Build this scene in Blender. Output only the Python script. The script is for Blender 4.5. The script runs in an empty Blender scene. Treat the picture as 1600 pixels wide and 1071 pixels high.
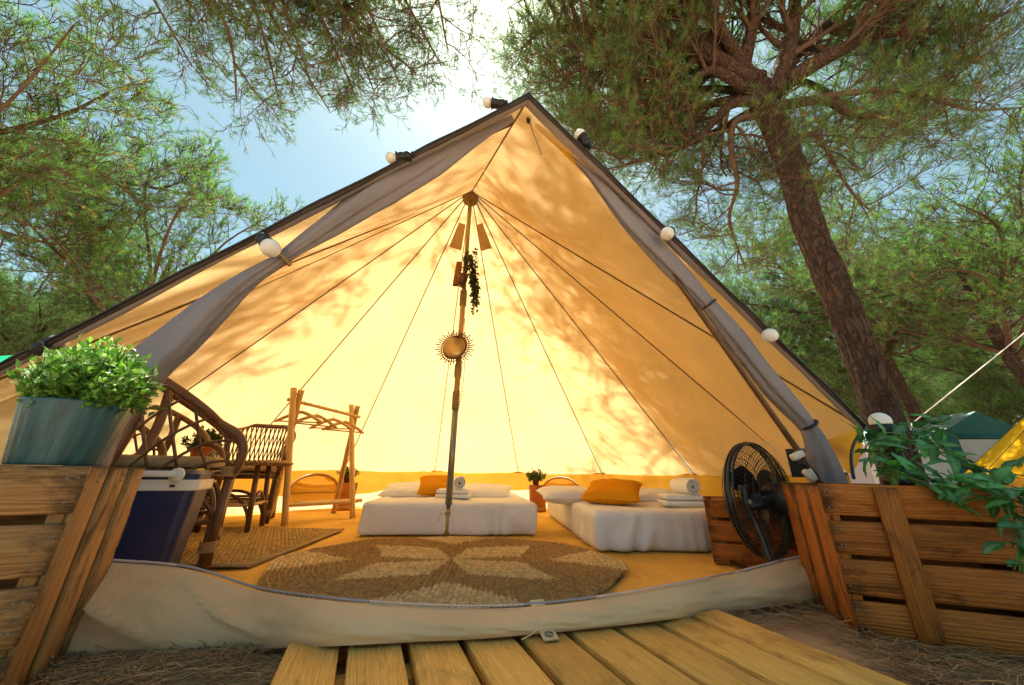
import bpy, bmesh, math, random
import numpy as np
from mathutils import Vector, Matrix, noise as mnoise

random.seed(7); rng = np.random.default_rng(7)
SC = bpy.context.scene
COL = SC.collection
R = math.radians
V = Vector

# ------------------------------------------------------------------ camera
F_PX, TILT, ROLL, EYE = 542.0, R(20.7), R(0.85), 0.45
cam_d = bpy.data.cameras.new('camera')
cam = bpy.data.objects.new('camera', cam_d); COL.objects.link(cam)
cam_d.sensor_width = 36; cam_d.lens = F_PX / 1600 * 36
cam_d.clip_start = 0.02; cam_d.clip_end = 1000
CAM_M = Matrix.Rotation(R(90) + TILT, 4, 'X') @ Matrix.Rotation(ROLL, 4, 'Z')
cam.matrix_world = Matrix.Translation((0, 0, EYE)) @ CAM_M
SC.camera = cam

# ------------------------------------------------------------------ light
SUN_EL, SUN_AZ = R(70), R(-3)            # azimuth from +Y towards +X
w = bpy.data.worlds.new('World'); SC.world = w; w.use_nodes = True
wn = w.node_tree.nodes; wl = w.node_tree.links
sky = wn.new('ShaderNodeTexSky'); sky.sky_type = 'NISHITA'; sky.sun_disc = False
sky.sun_elevation = SUN_EL; sky.sun_rotation = SUN_AZ
sky.air_density = 1.0; sky.dust_density = 1.2; sky.ozone_density = 1.0
tint = wn.new('ShaderNodeMix'); tint.data_type = 'RGBA'; tint.blend_type = 'MULTIPLY'; tint.inputs['Factor'].default_value = 1
tint.inputs[7].default_value = (1.0, 1.16, .9, 1); wl.new(sky.outputs[0], tint.inputs[6])
wl.new(tint.outputs[2], wn['Background'].inputs[0]); wn['Background'].inputs[1].default_value = 0.05
S = V((math.sin(SUN_AZ) * math.cos(SUN_EL), math.cos(SUN_AZ) * math.cos(SUN_EL), math.sin(SUN_EL)))
sd = bpy.data.lights.new('sun', 'SUN'); sd.energy = 5.0; sd.angle = R(0.5); sd.color = (1, .95, .86)
sun = bpy.data.objects.new('sun', sd); COL.objects.link(sun)
sun.rotation_euler = S.to_track_quat('Z', 'Y').to_euler(); sun.location = S * 40
SC.view_settings.view_transform = 'Standard'; SC.view_settings.look = 'None'
SC.view_settings.gamma = 1; SC.view_settings.exposure = 2.05
SC.cycles.max_bounces = 6; SC.cycles.diffuse_bounces = 4; SC.cycles.transparent_max_bounces = 4
SC.cycles.use_adaptive_sampling = True; SC.cycles.adaptive_threshold = .03
SC.cycles.sample_clamp_indirect = 6

# ------------------------------------------------------------------ layout helpers
def ray(u, v):
    return CAM_M.to_3x3() @ V(((u - 800) / F_PX, (535.5 - v) / F_PX, -1.0))
def P(u, v, y):          # point of the photo at a distance y in front of the camera
    d = ray(u, v); t = y / d.y
    return V((d.x * t, y, EYE + d.z * t))
def G(u, v, z=0.0):      # point of the photo on a level
    d = ray(u, v); t = (z - EYE) / d.z
    return V((d.x * t, d.y * t, z))

W = {}
def link(o, parent=None, M=None):
    COL.objects.link(o)
    M = M or Matrix.Identity(4)
    if parent is not None:
        o.parent = parent; o.matrix_parent_inverse = W[parent.name].inverted()
    o.matrix_basis = M
    W[o.name] = M
    return o
def tag(o, label=None, cat=None, group=None, kind=None):
    if label: o['label'] = label
    if cat: o['category'] = cat
    if group: o['group'] = group
    if kind: o['kind'] = kind
    return o
def thing(name, label, cat, loc=(0, 0, 0), group=None):
    o = bpy.data.objects.new(name, None); o.empty_display_size = .1
    link(o, None, Matrix.Translation(loc))
    return tag(o, label, cat, group)
def copy_tree(o, parent=None, M=None):
    c = o.copy(); COL.objects.link(c)
    if parent is not None: c.parent = parent
    if M is not None: c.matrix_basis = M
    W[c.name] = W[o.name]
    for ch in [x for x in ALLKIDS.get(o.name, [])]: copy_tree(ch, c)
    return c
ALLKIDS = {}

class MB:
    def __init__(s): s.v = []; s.f = []; s.c = None
    def add(s, vs, fs):
        n = len(s.v); s.v += [tuple(x) for x in vs]; s.f += [tuple(i + n for i in q) for q in fs]; return s
    def tube(s, pts, rad, k=8, caps=True, squash=None):
        pts = [V(p) for p in pts]; n = len(pts)
        if not hasattr(rad, '__len__'): rad = [rad] * n
        up = V((0, 0, 1)); T0 = (pts[1] - pts[0]).normalized()
        if abs(T0.dot(up)) > .95: up = V((1, 0, 0))
        N = (up - T0 * up.dot(T0)).normalized(); vs = []; fs = []
        for i, p in enumerate(pts):
            T = (pts[min(i + 1, n - 1)] - pts[max(i - 1, 0)]).normalized()
            N = (N - T * N.dot(T)).normalized(); B = T.cross(N)
            for j in range(k):
                a = 2 * math.pi * j / k
                r = rad[i]
                vs.append(p + N * (math.cos(a) * r) + B * (math.sin(a) * r))
        for i in range(n - 1):
            for j in range(k):
                j2 = (j + 1) % k
                fs.append((i * k + j, i * k + j2, (i + 1) * k + j2, (i + 1) * k + j))
        if caps: fs.append(tuple(range(k))[::-1]); fs.append(tuple((n - 1) * k + j for j in range(k)))
        return s.add(vs, fs)
    def box(s, size, M=None, c=(0, 0, 0)):
        x, y, z = (q / 2 for q in size); c = V(c); M = M or Matrix.Identity(4)
        vs = [M @ (c + V((a * x, b * y, d * z))) for a in (-1, 1) for b in (-1, 1) for d in (-1, 1)]
        return s.add(vs, [(0, 1, 3, 2), (4, 6, 7, 5), (0, 4, 5, 1), (2, 3, 7, 6), (0, 2, 6, 4), (1, 5, 7, 3)])
    def lathe(s, prof, M=None, k=24, caps=True):
        M = M or Matrix.Identity(4); vs = []; fs = []; n = len(prof)
        for r, z in prof:
            for j in range(k):
                a = 2 * math.pi * j / k; vs.append(M @ V((r * math.cos(a), r * math.sin(a), z)))
        for i in range(n - 1):
            for j in range(k):
                j2 = (j + 1) % k; fs.append((i * k + j, i * k + j2, (i + 1) * k + j2, (i + 1) * k + j))
        if caps: fs.append(tuple(range(k))[::-1]); fs.append(tuple((n - 1) * k + j for j in range(k)))
        return s.add(vs, fs)
    def ring(s, c, ax, r, tr, k=32, m=6):
        ax = V(ax).normalized(); a = ax.orthogonal().normalized(); b = ax.cross(a); vs = []; fs = []
        for i in range(k):
            t = 2 * math.pi * i / k; d = a * math.cos(t) + b * math.sin(t)
            for j in range(m):
                q = 2 * math.pi * j / m; vs.append(V(c) + d * (r + tr * math.cos(q)) + ax * (tr * math.sin(q)))
        for i in range(k):
            for j in range(m):
                fs.append((i * m + j, ((i + 1) % k) * m + j, ((i + 1) % k) * m + (j + 1) % m, i * m + (j + 1) % m))
        return s.add(vs, fs)
    def grid(s, fn, nu, nv, wrap=False):
        vs = [fn(i / nu, j / nv) for j in range(nv + 1) for i in range(nu + (0 if wrap else 1))]
        m = nu if wrap else nu + 1
        fs = [(j * m + i, j * m + (i + 1) % m, (j + 1) * m + (i + 1) % m, (j + 1) * m + i) for j in range(nv) for i in range(nu)]
        return s.add(vs, fs)
    def mesh(s, name, smooth=True):
        me = bpy.data.meshes.new(name); me.from_pydata(s.v, [], s.f)
        if smooth: me.polygons.foreach_set('use_smooth', [True] * len(me.polygons))
        me.update(); return me
    def build(s, name, mat, parent=None, smooth=True, M=None, kind=None, label=None):
        me = s.mesh(name, smooth); me.materials.append(mat)
        return put(name, me, parent, M, kind, label)
def put(name, me, parent=None, M=None, kind=None, label=None):
    o = link(bpy.data.objects.new(name, me), parent, M)
    if parent is not None: ALLKIDS.setdefault(parent.name, []).append(o)
    if kind: o['kind'] = kind
    if label: o['label'] = label
    return o
def np_mesh(name, v, f, mat, col=None):
    me = bpy.data.meshes.new(name); v = np.asarray(v, np.float32); f = np.asarray(f, np.int32); k = f.shape[1]
    me.vertices.add(len(v)); me.vertices.foreach_set('co', v.ravel())
    me.loops.add(f.size); me.loops.foreach_set('vertex_index', f.ravel())
    me.polygons.add(len(f)); me.polygons.foreach_set('loop_start', np.arange(0, f.size, k, dtype=np.int32))
    me.update(calc_edges=True)
    if col is not None:
        a = me.color_attributes.new('col', 'FLOAT_COLOR', 'POINT')
        c4 = np.ones((len(v), 4), np.float32); c4[:, :3] = col; a.data.foreach_set('color', c4.ravel())
    me.materials.append(mat); return me
_bm_cache = {}
def rbox(size, bev, seg=2, key=None):     # a box with rounded edges, shared between equal sizes
    k = (tuple(round(q, 4) for q in size), bev, seg, key)
    if k in _bm_cache: return _bm_cache[k]
    bm = bmesh.new(); bmesh.ops.create_cube(bm, size=1)
    bmesh.ops.scale(bm, vec=size, verts=bm.verts)
    bmesh.ops.bevel(bm, geom=bm.edges[:], offset=bev, segments=seg, affect='EDGES', profile=.5)
    me = bpy.data.meshes.new('rounded'); bm.to_mesh(me); bm.free()
    me.polygons.foreach_set('use_smooth', [True] * len(me.polygons))
    _bm_cache[k] = me; return me
def axes(o, x, y=None, z=None):           # a frame at o with x along the given direction
    x = V(x).normalized()
    if z is not None: z = V(z); z = (z - x * z.dot(x)).normalized(); y = z.cross(x)
    else: y = V(y); y = (y - x * y.dot(x)).normalized(); z = x.cross(y)
    M = Matrix((x, y, z)).transposed().to_4x4(); M.translation = V(o); return M
def plank(name, parent, o, xdir, zdir, size, mat, bev=.003, key=None):
    me = rbox(size, bev, 1, (mat.name, key))
    if not me.materials: me.materials.append(mat)
    return put(name, me, parent, axes(o, xdir, z=zdir))
def bez(p0, p1, p2, p3, n):
    p0, p1, p2, p3 = V(p0), V(p1), V(p2), V(p3); out = []
    for i in range(n + 1):
        t = i / n; out.append(p0 * (1 - t) ** 3 + p1 * 3 * t * (1 - t) ** 2 + p2 * 3 * t * t * (1 - t) + p3 * t ** 3)
    return out
def spline(pts, n=8):                      # Catmull-Rom through the points
    pts = [V(p) for p in pts]; out = []
    for i in range(len(pts) - 1):
        a = pts[max(i - 1, 0)]; b = pts[i]; c = pts[i + 1]; d = pts[min(i + 2, len(pts) - 1)]
        for k in range(n):
            t = k / n
            out.append(((b * 2) + (c - a) * t + (a * 2 - b * 5 + c * 4 - d) * t * t + (b * 3 - a - c * 3 + d) * t ** 3) * .5)
    return out + [pts[-1]]
def nz(p, s=1.0, seed=0): return mnoise.noise(V(p) * s + V((seed * 7.1, seed * 3.3, seed * 1.7)))

# ------------------------------------------------------------------ materials
def newmat(name):
    m = bpy.data.materials.new(name); m.use_nodes = True; nt = m.node_tree
    for n in list(nt.nodes): nt.nodes.remove(n)
    out = nt.nodes.new('ShaderNodeOutputMaterial'); return m, nt, out
def N(nt, t, **kw):
    n = nt.nodes.new(t)
    for k, v in kw.items():
        if k in n.inputs.keys() if isinstance(k, str) else False: n.inputs[k].default_value = v
        else: setattr(n, k, v)
    return n
def ramp(nt, fac, stops):
    r = nt.nodes.new('ShaderNodeValToRGB'); e = r.color_ramp.elements
    while len(e) < len(stops): e.new(.5)
    for q, (p, c) in zip(e, stops): q.position = p; q.color = (*c, 1) if len(c) == 3 else c
    nt.links.new(fac, r.inputs[0]); return r.outputs[0]
def coords(nt, kind='Object', scale=(1, 1, 1)):
    tc = nt.nodes.new('ShaderNodeTexCoord'); mp = nt.nodes.new('ShaderNodeMapping')
    mp.inputs['Scale'].default_value = scale; nt.links.new(tc.outputs[kind], mp.inputs[0]); return mp.outputs[0]
def noise(nt, vec, scale, detail=4, rough=.55, dist=0):
    n = nt.nodes.new('ShaderNodeTexNoise'); n.inputs['Scale'].default_value = scale
    n.inputs['Detail'].default_value = detail; n.inputs['Roughness'].default_value = rough
    n.inputs['Distortion'].default_value = dist; nt.links.new(vec, n.inputs['Vector']); return n.outputs[0]
def mix(nt, fac, a, b, mode='MIX'):
    m = nt.nodes.new('ShaderNodeMix'); m.data_type = 'RGBA'; m.blend_type = mode
    for sock, val in ((m.inputs['Factor'], fac), (m.inputs[6], a), (m.inputs[7], b)):
        if hasattr(val, 'links') or hasattr(val, 'is_linked'): nt.links.new(val, sock)
        else: sock.default_value = val if not hasattr(val, '__len__') else (*val, 1)[:4]
    return m.outputs[2]
def bump(nt, h, dist=.005, strength=.6):
    b = nt.nodes.new('ShaderNodeBump'); b.inputs['Distance'].default_value = dist; b.inputs['Strength'].default_value = strength
    nt.links.new(h, b.inputs['Height']); return b.outputs[0]
def math_(nt, op, a, b=None):
    m = nt.nodes.new('ShaderNodeMath'); m.operation = op
    for i, q in enumerate((a, b)):
        if q is None: continue
        if hasattr(q, 'is_linked'): nt.links.new(q, m.inputs[i])
        else: m.inputs[i].default_value = q
    return m.outputs[0]
def principled(name, color, rough=.6, var=.15, vscale=8, bscale=60, bdist=.001, metal=0, spec=.4, coordk='Object', stretch=(1, 1, 1), coat=0):
    m, nt, out = newmat(name); b = nt.nodes.new('ShaderNodeBsdfPrincipled')
    co = coords(nt, coordk, stretch)
    c1 = tuple(max(0, q * (1 - var)) for q in color); c2 = tuple(min(1, q * (1 + var)) for q in color)
    nt.links.new(ramp(nt, noise(nt, co, vscale, 5, .6), [(.3, c1), (.7, c2)]), b.inputs['Base Color'])
    b.inputs['Roughness'].default_value = rough; b.inputs['Metallic'].default_value = metal
    b.inputs['Specular IOR Level'].default_value = spec; b.inputs['Coat Weight'].default_value = coat
    nt.links.new(bump(nt, noise(nt, co, bscale, 3), bdist), b.inputs['Normal'])
    nt.links.new(b.outputs[0], out.inputs[0]); return m
def canvas(name, diff, trans, fac=.5, wr=.012, wscale=3.0, blotch=.12, weave=.0004):
    m, nt, out = newmat(name); co = coords(nt, 'Object')
    n1 = noise(nt, co, wscale, 4, .6, .8); n2 = noise(nt, co, 1.3, 3); n3 = noise(nt, co, 420, 2)
    sp = noise(nt, co, 55, 2, .5)
    h = math_(nt, 'ADD', math_(nt, 'MULTIPLY', n1, wr), math_(nt, 'MULTIPLY', n3, weave))
    bm_ = bump(nt, h, 1.0, 1.0)
    def tint(c):
        a = mix(nt, ramp(nt, n2, [(.3, (0, 0, 0)), (.7, (1, 1, 1))]), tuple(q * (1 - blotch) for q in c), tuple(min(1, q * (1 + blotch * .5)) for q in c))
        return mix(nt, ramp(nt, sp, [(.77, (0, 0, 0)), (.8, (.4, .4, .4))]), a, tuple(q * .35 for q in c))
    d = nt.nodes.new('ShaderNodeBsdfDiffuse'); t = nt.nodes.new('ShaderNodeBsdfTranslucent')
    nt.links.new(tint(diff), d.inputs[0]); nt.links.new(tint(trans), t.inputs[0])
    nt.links.new(bm_, d.inputs['Normal']); nt.links.new(bm_, t.inputs['Normal'])
    ms = nt.nodes.new('ShaderNodeMixShader'); ms.inputs[0].default_value = fac
    nt.links.new(d.outputs[0], ms.inputs[1]); nt.links.new(t.outputs[0], ms.inputs[2]); nt.links.new(ms.outputs[0], out.inputs[0]); return m
def wood(name, c1, c2, dark, rough=.65, grain=40, stain=.5, bd=.0015, spec=.25, endst=0.0):
    m, nt, out = newmat(name); b = nt.nodes.new('ShaderNodeBsdfPrincipled')
    oi = nt.nodes.new('ShaderNodeObjectInfo'); tc = nt.nodes.new('ShaderNodeTexCoord')
    ad = nt.nodes.new('ShaderNodeVectorMath'); ad.operation = 'MULTIPLY_ADD'
    cx = nt.nodes.new('ShaderNodeCombineXYZ')
    for i, q in enumerate((37., 91., 53.)): nt.links.new(math_(nt, 'MULTIPLY', oi.outputs['Random'], q), cx.inputs[i])
    nt.links.new(tc.outputs['Object'], ad.inputs[0]); ad.inputs[1].default_value = (1, 1, 1); nt.links.new(cx.outputs[0], ad.inputs[2])
    mp = nt.nodes.new('ShaderNodeMapping'); mp.inputs['Scale'].default_value = (.05, 1, 1); nt.links.new(ad.outputs[0], mp.inputs[0])
    g = noise(nt, mp.outputs[0], grain, 5, .6, 1.6); g2 = noise(nt, mp.outputs[0], grain * 6, 3, .6)
    wv = nt.nodes.new('ShaderNodeTexWave'); wv.wave_type = 'RINGS'; wv.rings_direction = 'X'; wv.inputs['Scale'].default_value = grain * .9
    wv.inputs['Distortion'].default_value = 5; wv.inputs['Detail'].default_value = 3; wv.inputs['Detail Scale'].default_value = 2.2
    nt.links.new(mp.outputs[0], wv.inputs[0])
    base = ramp(nt, g, [(.28, c1), (.72, c2)])
    base = mix(nt, math_(nt, 'MULTIPLY', wv.outputs[1], .2), base, tuple(q * .55 for q in c1))
    base = mix(nt, ramp(nt, g2, [(.35, (.3, .3, .3)), (.6, (0, 0, 0))]), base, dark)
    mp2 = nt.nodes.new('ShaderNodeMapping'); mp2.inputs['Scale'].default_value = (.45, 1, 1); nt.links.new(ad.outputs[0], mp2.inputs[0])
    st = noise(nt, mp2.outputs[0], 13, 4, .65, .6)
    base = mix(nt, ramp(nt, st, [(.53, (0, 0, 0)), (.72, (stain, stain, stain))]), base, dark)
    kn = nt.nodes.new('ShaderNodeTexVoronoi'); kn.inputs['Scale'].default_value = 5; nt.links.new(mp2.outputs[0], kn.inputs['Vector'])
    base = mix(nt, ramp(nt, kn.outputs['Distance'], [(.03, (.8, .8, .8)), (.09, (0, 0, 0))]), base, tuple(q * .7 for q in dark))
    sx = nt.nodes.new('ShaderNodeSeparateXYZ'); nt.links.new(tc.outputs['Generated'], sx.inputs[0])
    ends = math_(nt, 'ABSOLUTE', math_(nt, 'SUBTRACT', sx.outputs[0], .5))
    en = ramp(nt, math_(nt, 'ADD', ends, math_(nt, 'MULTIPLY', math_(nt, 'SUBTRACT', noise(nt, mp2.outputs[0], 30, 4, .7), .5), .35)), [(.42, (0, 0, 0)), (.53, (endst, endst, endst))])
    base = mix(nt, en, base, dark)
    hv = nt.nodes.new('ShaderNodeHueSaturation'); nt.links.new(base, hv.inputs['Color'])
    nt.links.new(math_(nt, 'ADD', math_(nt, 'MULTIPLY', oi.outputs['Random'], .45), .78), hv.inputs['Value'])
    nt.links.new(hv.outputs[0], b.inputs['Base Color']); b.inputs['Roughness'].default_value = rough
    b.inputs['Specular IOR Level'].default_value = spec
    hh = math_(nt, 'ADD', math_(nt, 'MULTIPLY', g, .5), math_(nt, 'ADD', math_(nt, 'MULTIPLY', g2, .5), math_(nt, 'MULTIPLY', wv.outputs[1], .4)))
    nt.links.new(bump(nt, hh, bd, .9), b.inputs['Normal']); nt.links.new(b.outputs[0], out.inputs[0]); return m
def vcol(name, rough=.8, trans=0, tcol=1.0, spec=.2, bs=300, bd=.001):
    m, nt, out = newmat(name); a = nt.nodes.new('ShaderNodeVertexColor'); a.layer_name = 'col'
    b = nt.nodes.new('ShaderNodeBsdfPrincipled'); b.inputs['Roughness'].default_value = rough; b.inputs['Specular IOR Level'].default_value = spec
    nt.links.new(a.outputs[0], b.inputs['Base Color'])
    if bd: nt.links.new(bump(nt, noise(nt, coords(nt), bs, 2), bd), b.inputs['Normal'])
    sh = b.outputs[0]
    if trans:
        t = nt.nodes.new('ShaderNodeBsdfTranslucent')
        nt.links.new(mix(nt, 1.0, a.outputs[0], (1.05 * tcol, 1.45 * tcol, .55 * tcol), 'MULTIPLY'), t.inputs[0])
        ms = nt.nodes.new('ShaderNodeMixShader'); ms.inputs[0].default_value = trans
        nt.links.new(sh, ms.inputs[1]); nt.links.new(t.outputs[0], ms.inputs[2]); sh = ms.outputs[0]
    nt.links.new(sh, out.inputs[0]); return m
def bark(name):
    m, nt, out = newmat(name); b = nt.nodes.new('ShaderNodeBsdfPrincipled'); co = coords(nt, 'Object', (1, 1, .36))
    n1 = noise(nt, co, 3, 4, .6)
    mx = nt.nodes.new('ShaderNodeVectorMath'); mx.operation = 'MULTIPLY_ADD'
    nn = nt.nodes.new('ShaderNodeTexNoise'); nn.inputs['Scale'].default_value = 6; nt.links.new(co, nn.inputs['Vector'])
    nt.links.new(nn.outputs['Color'], mx.inputs[0]); mx.inputs[1].default_value = (.42, .42, .42); nt.links.new(co, mx.inputs[2])
    vo = nt.nodes.new('ShaderNodeTexVoronoi'); vo.feature = 'DISTANCE_TO_EDGE'; vo.inputs['Scale'].default_value = 10; nt.links.new(mx.outputs[0], vo.inputs['Vector'])
    vc = nt.nodes.new('ShaderNodeTexVoronoi'); vc.inputs['Scale'].default_value = 10; nt.links.new(mx.outputs[0], vc.inputs['Vector'])
    plate = ramp(nt, noise(nt, co, 26, 5, .7), [(.3, (.05, .032, .027)), (.7, (.15, .1, .085))])
    plate = mix(nt, .45, plate, mix(nt, vc.outputs['Color'], (.1, .08, .075), (.15, .08, .055)))
    c = mix(nt, ramp(nt, vo.outputs[0], [(.0, (.6, .6, .6)), (.2, (0, 0, 0))]), plate, (.035, .024, .019))
    nt.links.new(c, b.inputs['Base Color']); b.inputs['Roughness'].default_value = .9; b.inputs['Specular IOR Level'].default_value = .15
    h = math_(nt, 'ADD', ramp(nt, vo.outputs[0], [(0, (0, 0, 0)), (.22, (1, 1, 1))]), math_(nt, 'MULTIPLY', noise(nt, co, 34, 6, .75), 1.1))
    nt.links.new(bump(nt, h, .035, 1.0), b.inputs['Normal']); nt.links.new(b.outputs[0], out.inputs[0]); return m
def ground_mat():
    m, nt, out = newmat('sandy forest soil'); b = nt.nodes.new('ShaderNodeBsdfPrincipled'); co = coords(nt, 'Object')
    n1 = noise(nt, co, 2.2, 6, .65); n2 = noise(nt, co, 60, 5, .7); n3 = noise(nt, co, 9, 5, .65)
    c = ramp(nt, n1, [(.32, (.33, .2, .105)), (.68, (.52, .34, .19))])
    c = mix(nt, ramp(nt, n3, [(.5, (0, 0, 0)), (.66, (.75, .75, .75))]), c, (.22, .115, .06))
    c = mix(nt, ramp(nt, n2, [(.4, (0, 0, 0)), (.68, (.6, .6, .6))]), c, (.58, .42, .26))
    nt.links.new(c, b.inputs['Base Color']); b.inputs['Roughness'].default_value = .95; b.inputs['Specular IOR Level'].default_value = .1
    nt.links.new(bump(nt, math_(nt, 'ADD', n2, math_(nt, 'MULTIPLY', n3, 2.)), .01, .9), b.inputs['Normal']); nt.links.new(b.outputs[0], out.inputs[0]); return m

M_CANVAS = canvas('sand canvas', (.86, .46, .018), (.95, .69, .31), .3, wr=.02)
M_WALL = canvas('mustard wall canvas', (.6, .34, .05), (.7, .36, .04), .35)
M_SKIRT = canvas('pale wall canvas', (.74, .62, .42), (.85, .7, .42), .5)
M_SEAM = canvas('doubled seam canvas', (.38, .24, .1), (.36, .22, .08), .4, wr=0)
M_ROLL = canvas('grey door cotton', (.37, .335, .36), (.4, .33, .28), .25, wr=.02, wscale=5)
M_SILL = canvas('dusty sill canvas', (.8, .53, .3), (.3, .22, .12), .12, wr=.008, wscale=6, blotch=.25)
M_FLOOR = canvas('mustard groundsheet', (.74, .44, .11), (.1, .06, .02), .02, wr=.035, wscale=5, blotch=.28)
M_BLACK = principled('black rubber', (.018, .018, .02), .45, .2, 20, 80, .001)
M_PLASTIC = principled('black plastic', (.012, .013, .016), .32, .2, 20, 200, .0003, spec=.5)
M_BIND = principled('dark edge binding', (.06, .045, .04), .7, .2, 20, 100, .001)
M_BULB = principled('frosted bulb glass', (.82, .8, .78), .25, .02, 5, 5, 0, spec=.5)
M_CRATE = wood('stained crate wood', (.34, .1, .014), (.54, .185, .032), (.024, .009, .004), stain=.9, endst=.85, bd=.004)
M_CRATE_L = wood('weathered crate wood', (.32, .15, .05), (.5, .27, .095), (.03, .016, .009), stain=.95, endst=.8, bd=.004)
M_DECK = wood('yellow deck pine', (.74, .42, .095), (.88, .58, .175), (.2, .09, .025), stain=.6, grain=62, bd=.003)
M_BAMBOO = wood('bamboo', (.58, .33, .09), (.72, .46, .15), (.2, .1, .03), rough=.4, stain=.35, grain=30, bd=.0006, spec=.5)
M_CANE = principled('brown rattan cane', (.12, .046, .014), .38, .4, 14, 90, .001, spec=.5)
M_CANE2 = principled('light rattan weave', (.36, .2, .08), .5, .3, 60, 200, .002)
M_CUSH = principled('taupe seat cushion', (.34, .24, .13), .9, .25, 30, 200, .003)
M_SHEET = canvas('white bed sheet', (.83, .81, .83), (.6, .55, .5), .12, wr=.013, wscale=7, blotch=.02)
M_TOWEL = principled('white towel', (.86, .84, .84), .95, .05, 60, 350, .004, spec=.1)
M_ORANGE = canvas('orange cushion cotton', (.8, .33, .015), (.7, .25, .01), .15, wr=.01, wscale=8)
M_BLUE = principled('navy cooler plastic', (.008, .018, .075), .38, .1, 6, 150, .0006, spec=.5)
M_WHITE = principled('cream plastic', (.72, .66, .58), .4, .04, 8, 100, .0003)
M_POT = principled('teal ribbed pot', (.026, .088, .104), .38, .45, 70, 160, .002, stretch=(1, 1, .05), spec=.5)
M_TERRA = principled('terracotta', (.5, .17, .06), .8, .2, 12, 80, .002)
M_METAL = principled('grey pole metal', (.24, .25, .22), .35, .2, 10, 60, .0005, metal=.6, stretch=(1, 1, .2))
M_OLIVE = principled('olive brass pole', (.34, .26, .07), .4, .25, 12, 60, .0005, metal=.3, stretch=(1, 1, .2))
M_ROPE = principled('jute rope', (.4, .27, .12), .9, .3, 80, 300, .003)
M_MIRROR = principled('mirror glass with painted reflection', (.62, .43, .16), .3, .05, 4, 5, 0, metal=.45)  # gold base colour stands in for the golden interior reflected in the glass
M_RUG = vcol('seagrass braid', .85, bs=500, bd=.0015)
M_LEAF = vcol('leaf', .42, .3, spec=.45, bs=40, bd=.0004)
M_NEEDLE = vcol('pine needles', .6, .38, .95, spec=.3, bd=0)
M_LITTER = vcol('dry needles', .8, 0, bd=0)
M_BARK = bark('pine bark')
M_TWIG = principled('twig bark', (.1, .068, .052), .9, .35, 9, 60, .004, spec=.1)
M_TEAL = canvas('teal tent cloth', (.05, .16, .16), (.04, .12, .12), .2)
M_TEALROOF = canvas('pale teal roof', (.35, .5, .47), (.3, .4, .35), .2, blotch=.3)
M_PALE = canvas('pale grey tent cloth', (.62, .63, .66), (.5, .5, .5), .25)
M_GREYCLOTH = canvas('grey tent stripe', (.33, .33, .42), (.2, .2, .2), .2)
M_GREEN = canvas('bright green tarp', (.02, .5, .2), (.02, .6, .25), .5)
M_ZIP = principled('zip teeth', (.55, .52, .55), .4, .1, 30, 50, .0002, metal=.3)
M_SOIL = ground_mat()
M_ZTAPE = canvas('zip tape', (.36, .32, .34), (.1, .1, .1), .05)
M_GSTEM = principled('green stem', (.07, .11, .03), .7, .3, 20, 60, .001)

# ================================================================== ground
def build_ground():
    mb = MB()
    rs = [0, .3, .6, .9, 1.2, 1.6, 2, 2.5, 3.2, 4, 5.5, 8, 12, 20, 35, 60, 110, 200]
    k = 72; vs = [(0, 0, 0)]; fs = []
    for r in rs[1:]:
        for j in range(k):
            a = 2 * math.pi * j / k; x, y = r * math.cos(a), r * math.sin(a)
            near = min(1, max(0, (1.2 - abs(x + .2)) / .3))
            z = -.012 + .012 * nz((x, y, 0), 2.1) + .02 * nz((x, y, 3), .5) * min(1, r / 3)
            if y > 1.0: z = min(z, -.004)
            vs.append((x, y, z))
    for j in range(k): fs.append((0, 1 + j, 1 + (j + 1) % k))
    for i in range(len(rs) - 2):
        for j in range(k):
            a = 1 + i * k + j; b = 1 + i * k + (j + 1) % k; fs.append((a, a + k, b + k, b))
    o = mb.add(vs, fs).build('ground', M_SOIL); o['kind'] = 'structure'
build_ground()

# ================================================================== bell tent
C = G(697, 843); C.z = 0
A = V((C.x, C.y, P(728, 303, C.y).z))
E = P(826, 152, 1.22); D = P(826, 184, 1.36)
Lc = P(-110, 634, 1.22); Rc = P(1350, 667, 1.75)
FR = V((1.52, 1.66, 0)); FL = V((-1.78, 1.03, 0))
RW, ZW = 2.66, .47
ANG = [-2, 24.5, 51, 77.5, 104, 130.5, 157, 183.5, 207]
RIM = [C + V((RW * math.cos(R(a)), RW * math.sin(R(a)), ZW)) for a in ANG]
TOPR = .07
tent = thing('bell_tent', 'large open sand canvas bell tent with golden interior in the middle of the picture', 'tent', (C.x, C.y, 0))

def top_pt(q):
    d = (V(q) - A); d.z = 0; d.normalize(); return A + d * TOPR + V((0, 0, -.03))
def gore(q0, q1, sag=.035, seed=0, nu=14, nv=40, free=False):
    a0, a1 = top_pt(q0), top_pt(q1)
    mid = (V(q0) + V(q1)) * .5 - A; nrm = (V(q0) - A).cross(V(q1) - A).normalized()
    if nrm.z > 0: nrm = -nrm
    def fn(s, t):
        p = (a0.lerp(q0, t)).lerp(a1.lerp(q1, t), s)
        sg = math.sin(math.pi * s)
        wr = .010 * nz((s * 6, t * 1.3, seed), 1.0, seed) * sg * (.3 + t)
        te = .024 * max(0, t - .8) / .2 * math.sin(s * 34 + seed) * (1 - sg) ** 2
        return p + nrm * (sag * sg * (4 * t * (1 - t) if free else t * (1.15 - t * .3)) + wr * (1 - t if free else 1) + te * (not free))
    return MB().grid(fn, nu, nv)
pts = [Rc] + RIM + [Lc]
for i in range(len(pts) - 1):
    gore(pts[i], pts[i + 1], seed=i).build('roof_panel', M_CANVAS, tent)
gore(E, Rc, sag=.05, seed=20, nu=18, free=True).build('roof_panel', M_CANVAS, tent, label='front roof panel right of the ridge, raised over the doorway')
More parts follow.
